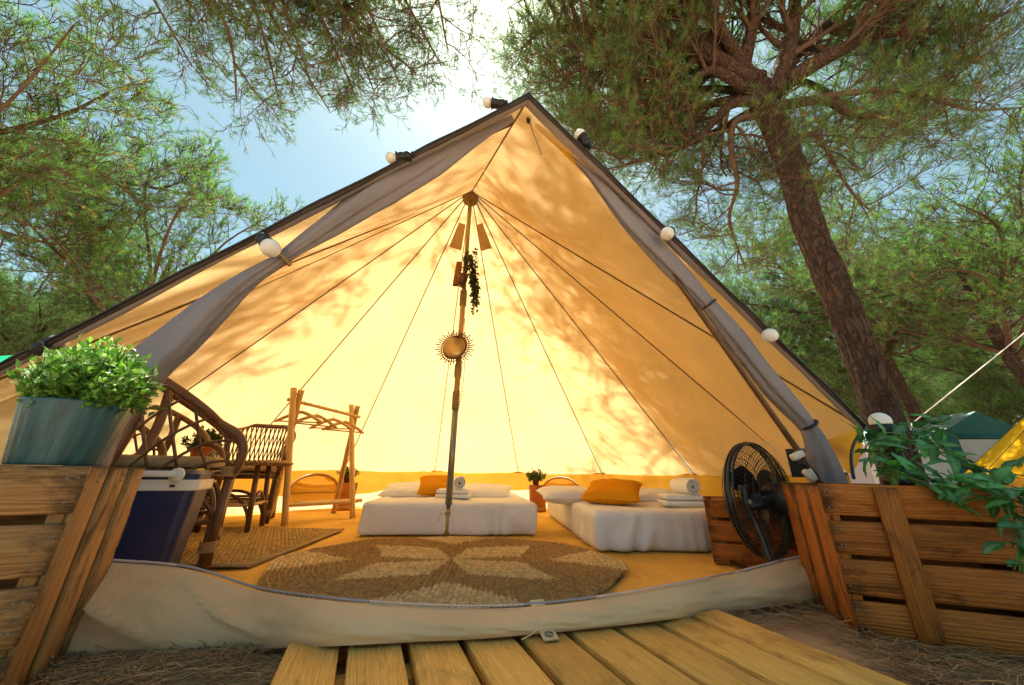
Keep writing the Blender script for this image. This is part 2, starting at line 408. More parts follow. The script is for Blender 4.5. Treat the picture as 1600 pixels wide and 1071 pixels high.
gore(Lc, E, sag=.05, seed=21, nu=18, free=True).build('roof_panel', M_CANVAS, tent, label='front roof panel left of the ridge, raised over the doorway')
# seams, each a doubled strip of cloth
def inset(p): return V(p) + (V((C.x, C.y, 1.0)) - V(p)).normalized() * .006
for q in [Rc] + RIM + [Lc, E]:
    a0 = top_pt(q); path = [inset(a0.lerp(V(q), t / 14)) for t in range(15)]
    MB().tube(path, .0055, 6).build('seam', M_SEAM, tent)
# wall: a mustard band with a pale skirt under it
wl_pts = [V((FR.x, FR.y, ZW))] + RIM + [V((FL.x, FL.y, ZW))]
for i in range(len(wl_pts) - 1):
    q0, q1 = wl_pts[i], wl_pts[i + 1]; nr = (((q0 + q1) * .5) - V((C.x, C.y, ZW))).normalized()
    zl = lambda s, i=i: .2 + .03 * math.sin(s * 9 + i * 2) + .025 * nz((s * 4, i, 0))
    def up_(s, t, q0=q0, q1=q1, nr=nr, i=i):
        p = q0.lerp(q1, s); z = ZW * (1 - t) + zl(s) * t
        return V((p.x, p.y, z)) + nr * (.05 * math.sin(math.pi * s) + .012 * nz((s * 8, z * 5, i)) * math.sin(math.pi * t) - .0)
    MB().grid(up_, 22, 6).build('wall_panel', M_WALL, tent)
    def lo_(s, t, q0=q0, q1=q1, nr=nr, i=i):
        p = q0.lerp(q1, s); z = (zl(s) + .03) * (1 - t) + .0 * t
        return V((p.x, p.y, z)) + nr * (.05 * math.sin(math.pi * s) + .02 + .015 * nz((s * 6, z * 6, i + 9)) * math.sin(math.pi * t))
    MB().grid(lo_, 22, 6).build('wall_skirt', M_SKIRT, tent)
    MB().tube([inset(q0.lerp(q1, s / 10) + nr * .05 * math.sin(math.pi * s / 10)) for s in range(11)], .006, 5).build('eave_seam', M_SEAM, tent)
# arched windows in the back wall
for (u0, u1, vt, vb) in ((452, 524, 737, 778), (848, 908, 746, 790)):
    d0 = ray((u0 + u1) / 2, vb); 
    # walk along the ray until the wall
    t = 3.0
    while True:
        p = V((d0.x, d0.y, 0)) * t
        if (p - V((C.x, C.y, 0))).length > RW - .06 or t > 12: break
        t += .01
    ctr = p; rad = (ctr - V((C.x, C.y, 0))).normalized(); tan = V((-rad.y, rad.x, 0))
    hw = .27; zc = .24; arc = []
    for k in range(25):
        a = math.pi * k / 24; arc.append(ctr + tan * (hw * math.cos(a)) + V((0, 0, zc + .17 * math.sin(a))) - rad * .03)
    arc = [arc[0] - V((0, 0, .16))] + arc + [arc[-1] - V((0, 0, .16))]
    win = MB().tube(arc, .013, 6).build('window_piping', M_CANE2, tent)
    mbp = MB(); inner = [V(p_) + rad * .008 for p_ in arc]; n = len(inner)
    mbp.add(inner, [tuple(range(n))]); mbp.build('window_blind', M_WALL, tent, smooth=False)
    MB().tube([arc[0] + V((0, 0, .12)) , ctr - rad * .034 + V((0, 0, zc - .035)), arc[-1] + V((0, 0, .12))], .006, 5).build('window_zip', M_SEAM, tent)
# groundsheet with the raised lip at the doorway
BOT = [(40, 1034), (105, 1030), (260, 1022), (400, 1014), (520, 1010), (640, 1004), (760, 998), (850, 990), (950, 980), (1050, 968), (1140, 957), (1250, 943), (1300, 938)]
TOPX = [(95, 872), (165, 878), (290, 889), (400, 922), (520, 939), (640, 948), (760, 951), (850, 946), (950, 934), (1050, 917), (1140, 899), (1240, 874), (1290, 868)]
bot, topp = [], []
for (b, t_) in zip(BOT, TOPX):
    mid = 430 < b[0] < 1120
    gb = G(*b, z=.05 if mid else .004); bot.append(gb)
    topp.append(P(*t_, gb.y + (.055 if mid else .08)))
bot = spline(bot, 8); topp = spline(topp, 8); n = len(bot)
bow = []
for i in range(n):
    o_, t_ = bot[i], topp[i]; H = t_.z - o_.z
    for j in range(17):
        s = j / 16; p = o_.lerp(t_, s)
        p = p + V((.18, -.98, 0)) * (.028 * math.sin(math.pi * s) + .01 * nz((i * .12, s * 2.0, 0), 1.0, 4) * math.sin(math.pi * s) + .02 * max(0, 1 - abs(((i * .11 + s * 1.6) % 1.3) - .6) / .13) * math.sin(math.pi * s) * (.25 + (H > .1)) + .012 * nz((i * .35, s * 5 + i * .2, 3), 1.0, 6) * math.sin(math.pi * s))
        bow.append(p)
    bow.append(t_ + V((0, .012, -.006))); bow.append(V((t_.x, t_.y + .07, max(.02, t_.z * .45)))); bow.append(V((t_.x, t_.y + .16, .018)))
m_ = 20
sill = MB().add(bow, [(i * m_ + j, (i + 1) * m_ + j, (i + 1) * m_ + j + 1, i * m_ + j + 1) for i in range(n - 1) for j in range(m_ - 1)]).build('door_sill', M_SILL, tent)
zb = MB()
zp = [p + V((.0, .004, .004)) for p in topp]
tot = 0
for i in range(n - 1):
    a, b = zp[i], zp[i + 1]; L = (b - a).length; kk = max(1, int(L / .0052))
    for q in range(kk):
        p = a.lerp(b, q / kk)
        if nz((p.x * 3, 0, 0), 1, 8) > -.12: zb.box((.0028, .009, .004), axes(p, b - a, z=(0, 0, 1)))
zb.build('zip_teeth', M_ZIP, sill, smooth=False, kind='stuff')
MB().tube([p + V((0, .006, -.001)) for p in zp], .0035, 5).build('zip_tape', M_ZTAPE, sill)
# the loop with its eyelet lying on the deck
tb = G(846, 975, .06); te = G(868, 1008, .048)
dirn = (te - tb).normalized(); sd_ = V((-dirn.y, dirn.x, 0)).normalized() * .021
mbt = MB(); prof = [(-.035, .04), (-.012, .022), (.012, .006), (.035, .0), (.075, -.003)]
mbt.add([tb + dirn * a + V((0, 0, h)) + sd_ * s for a, h in prof for s in (-1, 1)], [(2 * i, 2 * i + 1, 2 * i + 3, 2 * i + 2) for i in range(len(prof) - 1)])
mbt.add([tb + dirn * a + V((0, 0, h + .0025)) + sd_ * s for a, h in prof for s in (-1, 1)], [(2 * i, 2 * i + 2, 2 * i + 3, 2 * i + 1) for i in range(len(prof) - 1)])
tab = mbt.build('peg_loop', M_SILL, sill, smooth=False)
MB().ring(tb + dirn * .055 + V((0, 0, .003)), (0, 0, 1), .0095, .003, 20, 6).build('eyelet', M_METAL, tab)
MB().tube(spline([P(835, 948, topp[50].y - .02), P(842, 965, bot[50].y), P(838, 985, bot[50].y - .03), P(815, 1000, bot[50].y - .05)], 6), .0015, 4).build('loose_thread', M_SILL, tab)
# floor sheet
fl = [V((p.x, p.y + .15, .017)) for p in topp]
arc = []
for i in range(len(wl_pts) - 1):
    for q in range(6): p_ = wl_pts[i].lerp(wl_pts[i + 1], q / 6); arc.append(V((p_.x, p_.y, .017)))
arc.append(V((FL.x, FL.y, .017)))
per = sorted(fl + arc, key=lambda q: (math.atan2(q.y - C.y, q.x - C.x) + R(90)) % (2 * math.pi)); cen = V((C.x, C.y, .017)); rings = 22
vs = [cen]; fs = []
for k in range(1, rings + 1):
    for p in per:
        q = cen.lerp(p, k / rings); vs.append((q.x, q.y, .017 + (.006 * nz((q.x, q.y, 0), 3.2) + .004 * nz((q.x * .6, q.y * 3, 0), 4)) * (1 if k < rings else 0)))
np_ = len(per)
for j in range(np_): fs.append((0, 1 + j, 1 + (j + 1) % np_))
for k in range(rings - 1):
    for j in range(np_):
        a = 1 + k * np_ + j; b = 1 + k * np_ + (j + 1) % np_; fs.append((a, a + np_, b + np_, b))
MB().add(vs, fs).build('groundsheet', M_FLOOR, tent)
# rolled door flaps
def cloth_roll(path, rads, seed, name, lab=None, flat=1.0, M=M_ROLL):
    path = spline(path, 7); m = len(path); rr = np.interp(np.linspace(0, len(rads) - 1, m), range(len(rads)), rads); k = 28
    vs = []; fs = []; N_ = V((0, -1, .3)).normalized()
    for i, p in enumerate(path):
        T = (path[min(i + 1, m - 1)] - path[max(i - 1, 0)]).normalized(); N_ = (N_ - T * N_.dot(T)).normalized(); B = T.cross(N_)
        for j in range(k):
            a = 2 * math.pi * j / k
            f = 1 + .17 * math.sin(3 * a + seed + i * .05) + .12 * math.sin(7 * a + i * .11 + seed) + .05 * math.sin(13 * a - i * .07) + .2 * nz((math.cos(a) * 1.5, math.sin(a) * 1.5, i * .10), 1, seed)
            vs.append(p + N_ * (math.cos(a) * rr[i] * f * .55 * flat) + B * (math.sin(a) * rr[i] * f))
    for i in range(m - 1):
        for j in range(k): fs.append((i * k + j, i * k + (j + 1) % k, (i + 1) * k + (j + 1) % k, (i + 1) * k + j))
    fs.append(tuple(range(k))[::-1]); fs.append(tuple((m - 1) * k + j for j in range(k)))
    return MB().add(vs, fs).build(name, M, tent, label=lab)
pl = [P(800, 185, 1.34), P(745, 208, 1.33), P(668, 255, 1.32), P(590, 302, 1.3), P(512, 353, 1.28), P(441, 402, 1.27), P(385, 438, 1.25), P(330, 481, 1.22), P(270, 538, 1.2), P(215, 592, 1.18), P(165, 655, 1.17), P(135, 735, 1.16)]
rl = cloth_roll(pl, [.02, .058, .088, .085, .06, .03, .048, .066, .078, .08, .075, .06], 1, 'rolled_door', 'grey door flap rolled up along the left side of the opening')
MB().ring(P(441, 402, 1.27), pl[6] - pl[4], .04, .008, 20, 6).build('tie_strap', M_ROPE, rl)
pr = [P(838, 190, 1.38), P(915, 256, 1.42), P(985, 345, 1.46), P(1050, 415, 1.5), P(1107, 476, 1.53), P(1152, 532, 1.56), P(1207, 602, 1.6), P(1262, 664, 1.63), P(1282, 705, 1.64), P(1294, 745, 1.65), P(1306, 800, 1.66)]
rr_ = cloth_roll(pr, [.02, .055, .06, .056, .042, .058, .062, .042, .06, .075, .08], 5, 'rolled_door', 'grey door flap rolled up along the right side of the opening')
MB().ring(pr[4], pr[5] - pr[3], .036, .006, 20, 6).build('tie_strap', M_BLACK, rr_)
MB().ring(pr[7], pr[8] - pr[6], .038, .007, 20, 6).build('tie_strap', M_BLACK, rr_)
# door poles
pf = P(1243, 699, 1.6); pd = (pf - P(1044, 419, 1.5)).normalized(); foot = pf + pd * (-pf.z / pd.z)
MB().tube([P(1044, 419, 1.5) - pd * .9, P(1044, 419, 1.5), pf, foot], .013, 10).build('door_pole', M_CANE, tent)
MB().tube([q + V((0, .03, .0)) for q in pl] + [FL + V((0, .12, 0))], .012, 10).build('door_pole', M_CANE, tent)
# hems along the overhanging front edges
for cr, off in ((Lc, -1), (Rc, 1)):
    def hem(s, t, cr=cr):
        p = E.lerp(cr, s); return p + (A - p).normalized() * (.075 * t * (1 + .3 * nz((s * 5, off, 0)))) + V((0, 0, -.008 - .02 * math.sin(math.pi * t) - .012 * nz((s * 9, t, off))))
    MB().grid(hem, 40, 5).build('door_hem', M_ROLL, tent)
    MB().tube([E.lerp(cr, s / 20) + V((0, 0, .003)) for s in range(21)], .011, 8).build('edge_binding', M_BIND, tent)
# corner web running back from the right corner to the wall
def web(s, t): return Rc.lerp(V((FR.x + .1, FR.y + .1, ZW)), s).lerp(V((FR.x - .02, FR.y + .04, .62)).lerp(RIM[0], .25 * s), t) + V((0, 0, -.04 * math.sin(math.pi * s) * (1 - t)))
MB().grid(web, 10, 8).build('corner_web', M_CANVAS, tent)
# apex cap, vents, zip pull
capm = MB(); k = 20
capm.lathe([(.075, -.1), (.085, -.03), (.06, .06), (.02, .12)], Matrix.Translation(A), 20)
capm.build('apex_cap', M_SEAM, tent)
def vent(i, s0, s1, t0, t1):
    q0, q1 = pts[i], pts[i + 1]; a0, a1 = top_pt(q0), top_pt(q1)
    def fn(s, t):
        ss = s0 + (s1 - s0) * s; tt = t0 + (t1 - t0) * t
        p = a0.lerp(q0, tt).lerp(a1.lerp(q1, tt), ss); return p + (V((C.x, C.y, p.z)) - p).normalized() * (.045 + .03 * t) + V((0, 0, -.02))
    MB().grid(fn, 8, 6).build('vent_flap', M_SEAM, tent)
vent(5, .15, .95, .07, .15); vent(3, .1, .9, .07, .15)
MB().tube(spline([D + V((0, .0, 0)), P(832, 205, 1.35), P(840, 225, 1.34), P(846, 242, 1.33)], 6), .004, 5).build('zip_cord', M_ROPE, tent)
MB().tube([D + V((0, 0, .03)), D + V((0, 0, -.035))], .012, 8).build('zip_slider', M_BLACK, tent)
# centre pole in sections
def pole_at(v): 
    b = P(697 + (843 - v) * 31 / 540, v, C.y - 0.0); return V((C.x, C.y, b.z))
cp = MB().tube([V((C.x, C.y, .02)), pole_at(795)], .027, 14).build('centre_pole', M_OLIVE, tent)
MB().tube([pole_at(795), pole_at(632)], .0255, 14).build('pole_section', M_METAL, cp)
MB().tube([pole_at(632), pole_at(455)], .024, 14).build('pole_section', M_BAMBOO, cp)
MB().tube([pole_at(455), A], .021, 14).build('pole_section', M_OLIVE, cp)
for v0, v1 in ((640, 612), (478, 455), (806, 800), (590, 570)):
    a, b = pole_at(v0).z, pole_at(v1).z; tt = max(2, int((b - a) / .016)); mbw = MB(); path = []
    for q in range(tt * 12 + 1):
        an = 2 * math.pi * q / 12; path.append(V((C.x + .029 * math.cos(an), C.y + .029 * math.sin(an), a + (b - a) * q / (tt * 12))))
    mbw.tube(path, .0055, 5).build('rope_binding', M_ROPE, cp)
pc = pole_at(800)
for q in range(5): MB().tube([pc, pc + V((-.05 - .02 * random.random(), -.03, random.uniform(-.07, .05)))], .002, 4).build('rope_end', M_ROPE, cp)
MB().tube(spline([pole_at(500) + V((.03, -.03, 0)), pole_at(560) + V((.055, -.03, 0)), pole_at(615) + V((.05, -.03, 0)), pole_at(635) + V((.03, -.03, 0))], 8), .0025, 4).build('cable', M_BLACK, cp)

# ================================================================== boardwalk
deck = thing('boardwalk', 'yellow pine boardwalk leading to the tent doorway', 'boardwalk', (.1, .9, 0))
pdir = V((-.362, .932, 0)).normalized(); pper = V((pdir.y, -pdir.x, 0))
o0 = G(412, 1071, .045); pitch, pw = .142, .124
sl_a, sl_b = G(430, 1011, .045), G(1140, 957, .045)
for i in range(9):
    st = o0 + pper * (pitch * (i + .5))
    # meet the sill line
    e = sl_b - sl_a; den = pdir.x * e.y - pdir.y * e.x; rel = sl_a - st; t1 = (rel.x * e.y - rel.y * e.x) / den + .03
    t0 = -.75 + .02 * random.random()
    c = st + pdir * ((t0 + t1) / 2); c.z = .0275 + random.uniform(-.0015, .0015)
    plank('plank', deck, c, pdir, V((random.uniform(-.01, .01), random.uniform(-.01, .01), 1)), (t1 - t0, pw + random.uniform(-.004, .003), .034), M_DECK, .004, i)
for t in (-.5, .05):
    c = o0 + pper * (pitch * 4.5) + pdir * t; plank('joist', deck, (c.x, c.y, -.012), pper, (0, 0, 1), (pitch * 9.2, .07, .042), M_DECK, .003)

# ================================================================== pines
def Pz(u, v, z): return G(u, v, z)
def seg_tubes(p0, p1, r0, r1, k=4):
    p0, p1 = np.asarray(p0, float), np.asarray(p1, float); n = len(p0)
    t = p1 - p0; t /= np.linalg.norm(t, axis=1, keepdims=True) + 1e-9
    h = np.where(np.abs(t[:, 2:3]) > .9, np.array([[1., 0, 0]]), np.array([[0, 0, 1.]]))
    a = np.cross(t, h); a /= np.linalg.norm(a, axis=1, keepdims=True) + 1e-9; b = np.cross(t, a)
    ang = 2 * np.pi * np.arange(k) / k
    d = a[:, None, :] * np.cos(ang)[None, :, None] + b[:, None, :] * np.sin(ang)[None, :, None]
    v = np.concatenate([p0[:, None] + d * np.asarray(r0)[:, None, None], p1[:, None] + d * np.asarray(r1)[:, None, None]], 1).reshape(-1, 3)
    base = (np.arange(n) * 2 * k)[:, None]; j = np.arange(k); j2 = (j + 1) % k
    f = np.stack([base + j, base + j2, base + k + j2, base + k + j], -1).reshape(-1, 4)
    return v, f
def wob_path(p, d, L, n, wob, upb, r):
    p = np.array(p, float); d = np.array(d, float); d /= np.linalg.norm(d); out = [p.copy()]
    for i in range(n):
        d = d + r.normal(0, wob, 3) + np.array([0, 0, upb]); d /= np.linalg.norm(d); p = p + d * (L / n); out.append(p.copy())
    return np.array(out)
def samp(path, t):
    s = t * (len(path) - 1); i = min(int(s), len(path) - 2); f = s - i
    return path[i] * (1 - f) + path[i + 1] * f, path[i + 1] - path[i]
def foliage(limbs, limb_r, seed, n2, n3, n4, l2, l3, l4, needles, nlen, nw, flat=.35, bright=1.0, tl=1.0, up=.12, bare=.12):
    r = np.random.default_rng(seed); S0, S1, R0, R1 = [], [], [], []; L3s = []
    for li, path in enumerate(limbs):
        Ltot = np.linalg.norm(np.diff(path, axis=0), axis=1).sum()
        for a in range(n2):
            t = .22 + .78 * (a + r.random()) / n2; p, tg = samp(path, min(t, .999)); tg = tg / np.linalg.norm(tg)
            side = r.normal(0, 1, 3); side[2] *= flat; side -= tg * side.dot(tg); side /= np.linalg.norm(side)
            d = tg * r.uniform(.3, .8) + side * .9 + np.array([0, 0, up])
            q = wob_path(p, d, l2 * r.uniform(.6, 1.25), 6, .16, .02, r); rad = limb_r[li] * .4 * (1.1 - .6 * t)
            rr = np.linspace(rad, rad * .35, 7); S0.append(q[:-1]); S1.append(q[1:]); R0.append(rr[:-1]); R1.append(rr[1:])
            for b in range(n3):
                t2 = .12 + .88 * (b + r.random()) / n3; p2, tg2 = samp(q, min(t2, .999)); tg2 = tg2 / np.linalg.norm(tg2)
                s2 = r.normal(0, 1, 3); s2[2] *= .55; s2 -= tg2 * s2.dot(tg2); s2 /= np.linalg.norm(s2)
                q2 = wob_path(p2, tg2 * .7 + s2 * .8 + np.array([0, 0, up]), l3 * r.uniform(.6, 1.2), 4, .2, .03, r)
                ra2 = np.linspace(rad * .36, rad * .16, 5); S0.append(q2[:-1]); S1.append(q2[1:]); R0.append(ra2[:-1]); R1.append(ra2[1:]); L3s.append((q2, ra2[-1]))
    L3 = np.array([q for q, _ in L3s]); m = len(L3)
    # twigs, all at once
    tt = r.uniform(.4, 1, (m, n4)) * 3.999; tt[:, 0] = 3.999; ii = tt.astype(int); ff = (tt - ii)[..., None]; mi = np.arange(m)[:, None]
    p = L3[mi, ii] * (1 - ff) + L3[mi, ii + 1] * ff; tg = L3[mi, ii + 1] - L3[mi, ii]; tg /= np.linalg.norm(tg, axis=-1, keepdims=True)
    sd = r.normal(0, 1, p.shape); d = tg * .8 + sd * .55 + np.array([0, 0, up]); d /= np.linalg.norm(d, axis=-1, keepdims=True)
    ln = (l4 * r.uniform(.5, 1.3, (m, n4)))[..., None]
    p = p.reshape(-1, 3); d = d.reshape(-1, 3); ln = ln.reshape(-1, 1)
    e1 = p + d * ln * .5; d2 = d + r.normal(0, .35, d.shape) + np.array([0, 0, .1]); d2 /= np.linalg.norm(d2, axis=1, keepdims=True); e2 = e1 + d2 * ln * .5
    tw = np.full(len(p), nw * .9 + .0012)
    S0 = np.concatenate(S0); S1 = np.concatenate(S1); R0 = np.maximum(np.concatenate(R0), nw * 1.0 + .001); R1 = np.maximum(np.concatenate(R1), nw * .9 + .001)
    v1, f1 = seg_tubes(S0, S1, R0, R1, 4); v2, f2 = seg_tubes(np.concatenate([p, e1]), np.concatenate([e1, e2]), np.concatenate([tw, tw]), np.concatenate([tw, tw * .8]), 3)
    # tufts of needles: at the end and along the outer half of each twig
    keep = r.random(len(p)) > bare
    T0 = np.concatenate([e2[keep], (e1 * .5 + e2 * .5)[keep]]); TD = np.concatenate([d2[keep], d2[keep]]); nT = len(T0)
    k = needles; dirs = TD[:, None, :] * .9 + r.normal(0, .5, (nT, k, 3)) + np.array([0, 0, .22]); dirs /= np.linalg.norm(dirs, axis=-1, keepdims=True)
    base = T0[:, None, :] + r.normal(0, .25 * nlen, (nT, k, 3)) * TD[:, None, :]
    L = nlen * r.uniform(.65, 1.2, (nT, k, 1)); tip = base + dirs * L
    sidev = np.cross(dirs, r.normal(0, 1, (nT, k, 3))); sidev /= np.linalg.norm(sidev, axis=-1, keepdims=True)
    b0 = base - sidev * nw; b1 = base + sidev * nw
    nv = np.stack([b0, b1, tip], 2).reshape(-1, 3); nf = np.arange(nT * k * 3).reshape(-1, 3)
    hue = r.random((nT, 1)); dry = (r.random((nT, 1)) < .05)
    c = np.array([.035, .085, .03]) * (1 - hue) + np.array([.105, .175, .052]) * hue
    c = np.where(dry, np.array([.2, .11, .04]), c) * bright
    col = np.repeat(c, k * 3, axis=0) * np.repeat(r.uniform(.8, 1.2, (nT * k, 1)), 3, axis=0)
    v = np.concatenate([v1, v2]); tri2 = f2 + len(v1)
    return v, np.concatenate([f1, tri2]), nv, nf, col
def smooth_np(pts, n=5): return np.array([tuple(q) for q in spline(pts, n)])
def pine_meshes(trunk, trunk_r, limbs, limb_r, seed, fine=False, **kw):
    tp = [V(q) for q in spline(trunk, 24 if fine else 6)]; rr = np.interp(np.linspace(0, len(trunk_r) - 1, len(tp)), range(len(trunk_r)), trunk_r)
    k = 84 if fine else 26; vs = []; fs = []; Nn = V((1, 0, 0))
    for i, p in enumerate(tp):
        T = (tp[min(i + 1, len(tp) - 1)] - tp[max(i - 1, 0)]).normalized(); Nn = (Nn - T * Nn.dot(T)).normalized(); B = T.cross(Nn)
        for j in range(k):
            a = 2 * math.pi * j / k; q = rr[i] * (1 + .07 * nz((math.cos(a) * 2, math.sin(a) * 2, p.z * 1.6), 1, seed) + .05 * nz((math.cos(a) * 5, math.sin(a) * 5, p.z * 4), 1, seed))
            if fine:
                w0 = V((math.cos(a) * .2, math.sin(a) * .2, p.z * .38)); w0 += mnoise.noise_vector(w0 * 6) * .05; dd = mnoise.voronoi(w0 * 11)[0]
                q += .02 * (min(1, (dd[1] - dd[0]) / .28) - .6) + .006 * nz((math.cos(a) * 9, math.sin(a) * 9, p.z * 14), 1, 3)
            vs.append(p + Nn * math.cos(a) * q + B * math.sin(a) * q)
    for i in range(len(tp) - 1):
        for j in range(k): fs.append((i * k + j, i * k + (j + 1) % k, (i + 1) * k + (j + 1) % k, (i + 1) * k + j))
    tm = MB().add(vs, fs).mesh('trunk'); tm.materials.append(M_BARK)
    lms = []
    for path, r0 in zip(limbs, limb_r):
        n = len(path); rads = [max(.012, r0 * (1 - .8 * i / (n - 1))) for i in range(n)]
        m = MB().tube([V(q) for q in path], rads, 10).mesh('limb'); m.materials.append(M_BARK if r0 > .08 else M_TWIG); lms.append(m)
    v, f, nv, nf, col = foliage(limbs, limb_r, seed, **kw)
    return tm, lms, np_mesh('twigs', v, f, M_TWIG), np_mesh('crown', nv, nf, M_NEEDLE, col)
def put_pine(meshes, name, label, M, group=None):
    o = bpy.data.objects.new(name, None); link(o, None, M); tag(o, label, 'tree', group)
    tm, lms, twm, cm = meshes
    for nm, me in [('trunk', tm)] + [('limb', q) for q in lms]:
        c = bpy.data.objects.new(nm, me); COL.objects.link(c); c.parent = o
    for nm, me in (('twigs', twm), ('crown', cm)):
        c = bpy.data.objects.new(nm, me); COL.objects.link(c); c.parent = o; c['kind'] = 'stuff'
    return o
# --- the big pine beside the tent
D0 = 4.4
tr = [P(1392, 700, D0)]; tr[0].z = -.05
tr += [P(1375, 640, D0), P(1345, 550, D0), P(1300, 440, D0), P(1262, 350, D0), P(1240, 270, D0), P(1208, 190, D0 + .02), P(1172, 130, D0 + .05), P(1140, 85, D0 + .1)]
root = tr[0].copy()
def LP(*a): return smooth_np([Pz(u, v, z) for u, v, z in a], 5)
hero_limbs = [
    (LP((1172, 130, 7.4), (1090, 80, 7.9), (1010, 52, 8.3), (920, 42, 8.7), (835, 50, 8.9)), .15),
    (LP((1010, 54, 8.25), (950, 82, 8.3), (915, 105, 8.2), (872, 120, 8.3)), .07),
    (LP((1165, 140, 7.2), (1110, 110, 7.5), (1060, 145, 7.2), (1010, 160, 7.2), (958, 162, 7.4)), .08),
    (LP((1185, 160, 6.9), (1140, 165, 6.9), (1085, 220, 6.6), (1030, 240, 6.7), (975, 258, 6.9)), .085),
    (LP((1195, 180, 6.7), (1150, 190, 6.6), (1142, 230, 6.2), (1152, 290, 5.6), (1140, 345, 5.2), (1165, 420, 4.4)), .06),
    (LP((1150, 100, 7.8), (1120, 50, 8.4), (1100, -10, 9.0), (1090, -65, 9.4)), .13),
    (LP((1160, 105, 7.8), (1175, 40, 8.4), (1180, -30, 9.0), (1175, -80, 9.6)), .12),
    (LP((1205, 150, 7.0), (1228, 90, 7.8), (1240, 30, 8.6), (1245, -30, 9.0), (1270, -80, 9.4)), .16),
    (LP((1225, 130, 7.2), (1290, 90, 7.5), (1360, 55, 7.9), (1440, 5, 8.4), (1540, -60, 9.0)), .13),
    (LP((1360, 55, 7.9), (1420, 50, 7.9), (1500, 45, 8.2), (1600, 10, 8.6)), .07),
    (LP((1215, 165, 6.8), (1290, 158, 6.8), (1330, 178, 6.6), (1385, 178, 6.7), (1440, 140, 7.2), (1500, 100, 7.8)), .075),
    (LP((1270, 155, 6.8), (1380, 140, 7.0), (1450, 152, 7.0), (1520, 172, 6.9), (1600, 168, 7.2)), .05),
    (LP((1225, 215, 6.2), (1275, 212, 6.2), (1300, 250, 5.9), (1330, 300, 5.4), (1360, 330, 5.2)), .045),
    (LP((1180, 130, 7.4), (1060, -40, 8.8), (990, -60, 9.2), (930, -85, 9.4)), .1),
    (LP((1190, 120, 7.4), (1120, 110, 8.6), (1080, 150, 9.4), (1060, 190, 10.0)), .09),
    (LP((1200, 140, 7.2), (1300, 30, 8.8), (1420, -40, 9.2), (1560, -90, 9.6)), .1),
    (LP((1160, 110, 7.7), (1020, 0, 8.8), (930, -15, 9.2), (840, 0, 9.4)), .09),
    (LP((1180, 150, 7.1), (1080, 170, 7.6), (980, 205, 8.2), (895, 222, 8.6)), .08),
    (LP((1190, 165, 6.9), (1100, 215, 7.3), (1010, 250, 7.8), (930, 268, 8.2)), .07),
    (LP((1185, 150, 7.0), (1090, 140, 8.0), (960, 175, 8.8), (860, 185, 9.2)), .07),
    (LP((1190, 130, 7.3), (1260, 130, 8.4), (1340, 170, 9.0), (1420, 210, 9.4)), .08),
    (LP((1172, 125, 7.5), (1070, 110, 8.4), (990, 140, 8.8), (920, 155, 8.9)), .08)]
tr = [q - root for q in tr]
hl = [p - np.array(root) for p, _ in hero_limbs]
hero = pine_meshes(tr, [.205, .18, .18, .187, .19, .195, .2, .18, .14], hl, [q * 1.2 for _, q in hero_limbs], 3, fine=True,
    n2=17, n3=11, n4=8, l2=1.4, l3=.75, l4=.34, needles=10, nlen=.13, nw=.0027, bright=1.6, bare=.1, up=.36)
put_pine(hero, 'pine_tree', 'big leaning umbrella pine with thick plated trunk right of the tent', Matrix.Translation(root))
# --- three other pines whose meshes are shared
def generic_pine(seed, H, rad, crown_h, n_l, lean, fork=False, **kw):
    r = np.random.default_rng(seed); top = V((lean[0], lean[1], H))
    trunk = [V((0, 0, -.05)), V((lean[0] * .15 + r.normal(0, .08), lean[1] * .15, H * .3)), V((lean[0] * .5 + r.normal(0, .1), lean[1] * .5, H * .62)), top, top + V((lean[0] * .1, lean[1] * .1, crown_h * .5))]
    tr_ = .018 * H + .05; limbs = []; lr = []
    for i in range(n_l):
        a = 2 * math.pi * (i + r.random() * .7) / n_l * 1.0; t = r.uniform(0, 1)
        z0 = H * (.62 + .36 * t); s = np.array([lean[0] * z0 / H, lean[1] * z0 / H, z0])
        rr = rad * r.uniform(.65, 1.0) * (1 - .25 * t * 0); zt = H + crown_h * (r.uniform(-.25, .75) if t < .5 else r.uniform(.3, .95))
        e = np.array([math.cos(a) * rr + lean[0], math.sin(a) * rr + lean[1], zt])
        m1 = s * .62 + e * .38 + np.array([0, 0, -.12 * rad * r.random()]) + r.normal(0, .2, 3); m2 = s * .3 + e * .7 + np.array([0, 0, .02 * rad]) + r.normal(0, .25, 3)
        limbs.append(smooth_np([s, m1, m2, e], 4)); lr.append(tr_ * r.uniform(.28, .5))
    return pine_meshes(trunk, [tr_ * 1.15, tr_, tr_ * .9, tr_ * .75, tr_ * .3], limbs, lr, seed, **kw)
PA = generic_pine(11, 5.2, 4.3, 3.6, 17, (.4, .1), n2=11, n3=8, n4=8, l2=1.2, l3=.7, l4=.3, needles=9, nlen=.125, nw=.0045, bright=1.65, bare=.1, up=.25)
PB = generic_pine(12, 6.4, 4.6, 3.0, 16, (-.6, .3), n2=11, n3=8, n4=8, l2=1.25, l3=.7, l4=.3, needles=9, nlen=.125, nw=.0045, bright=1.6, bare=.1, up=.25)
pcb = V((-4.2, -2.4, 0)); pct = V((-3.9, -1.6, 6.6))
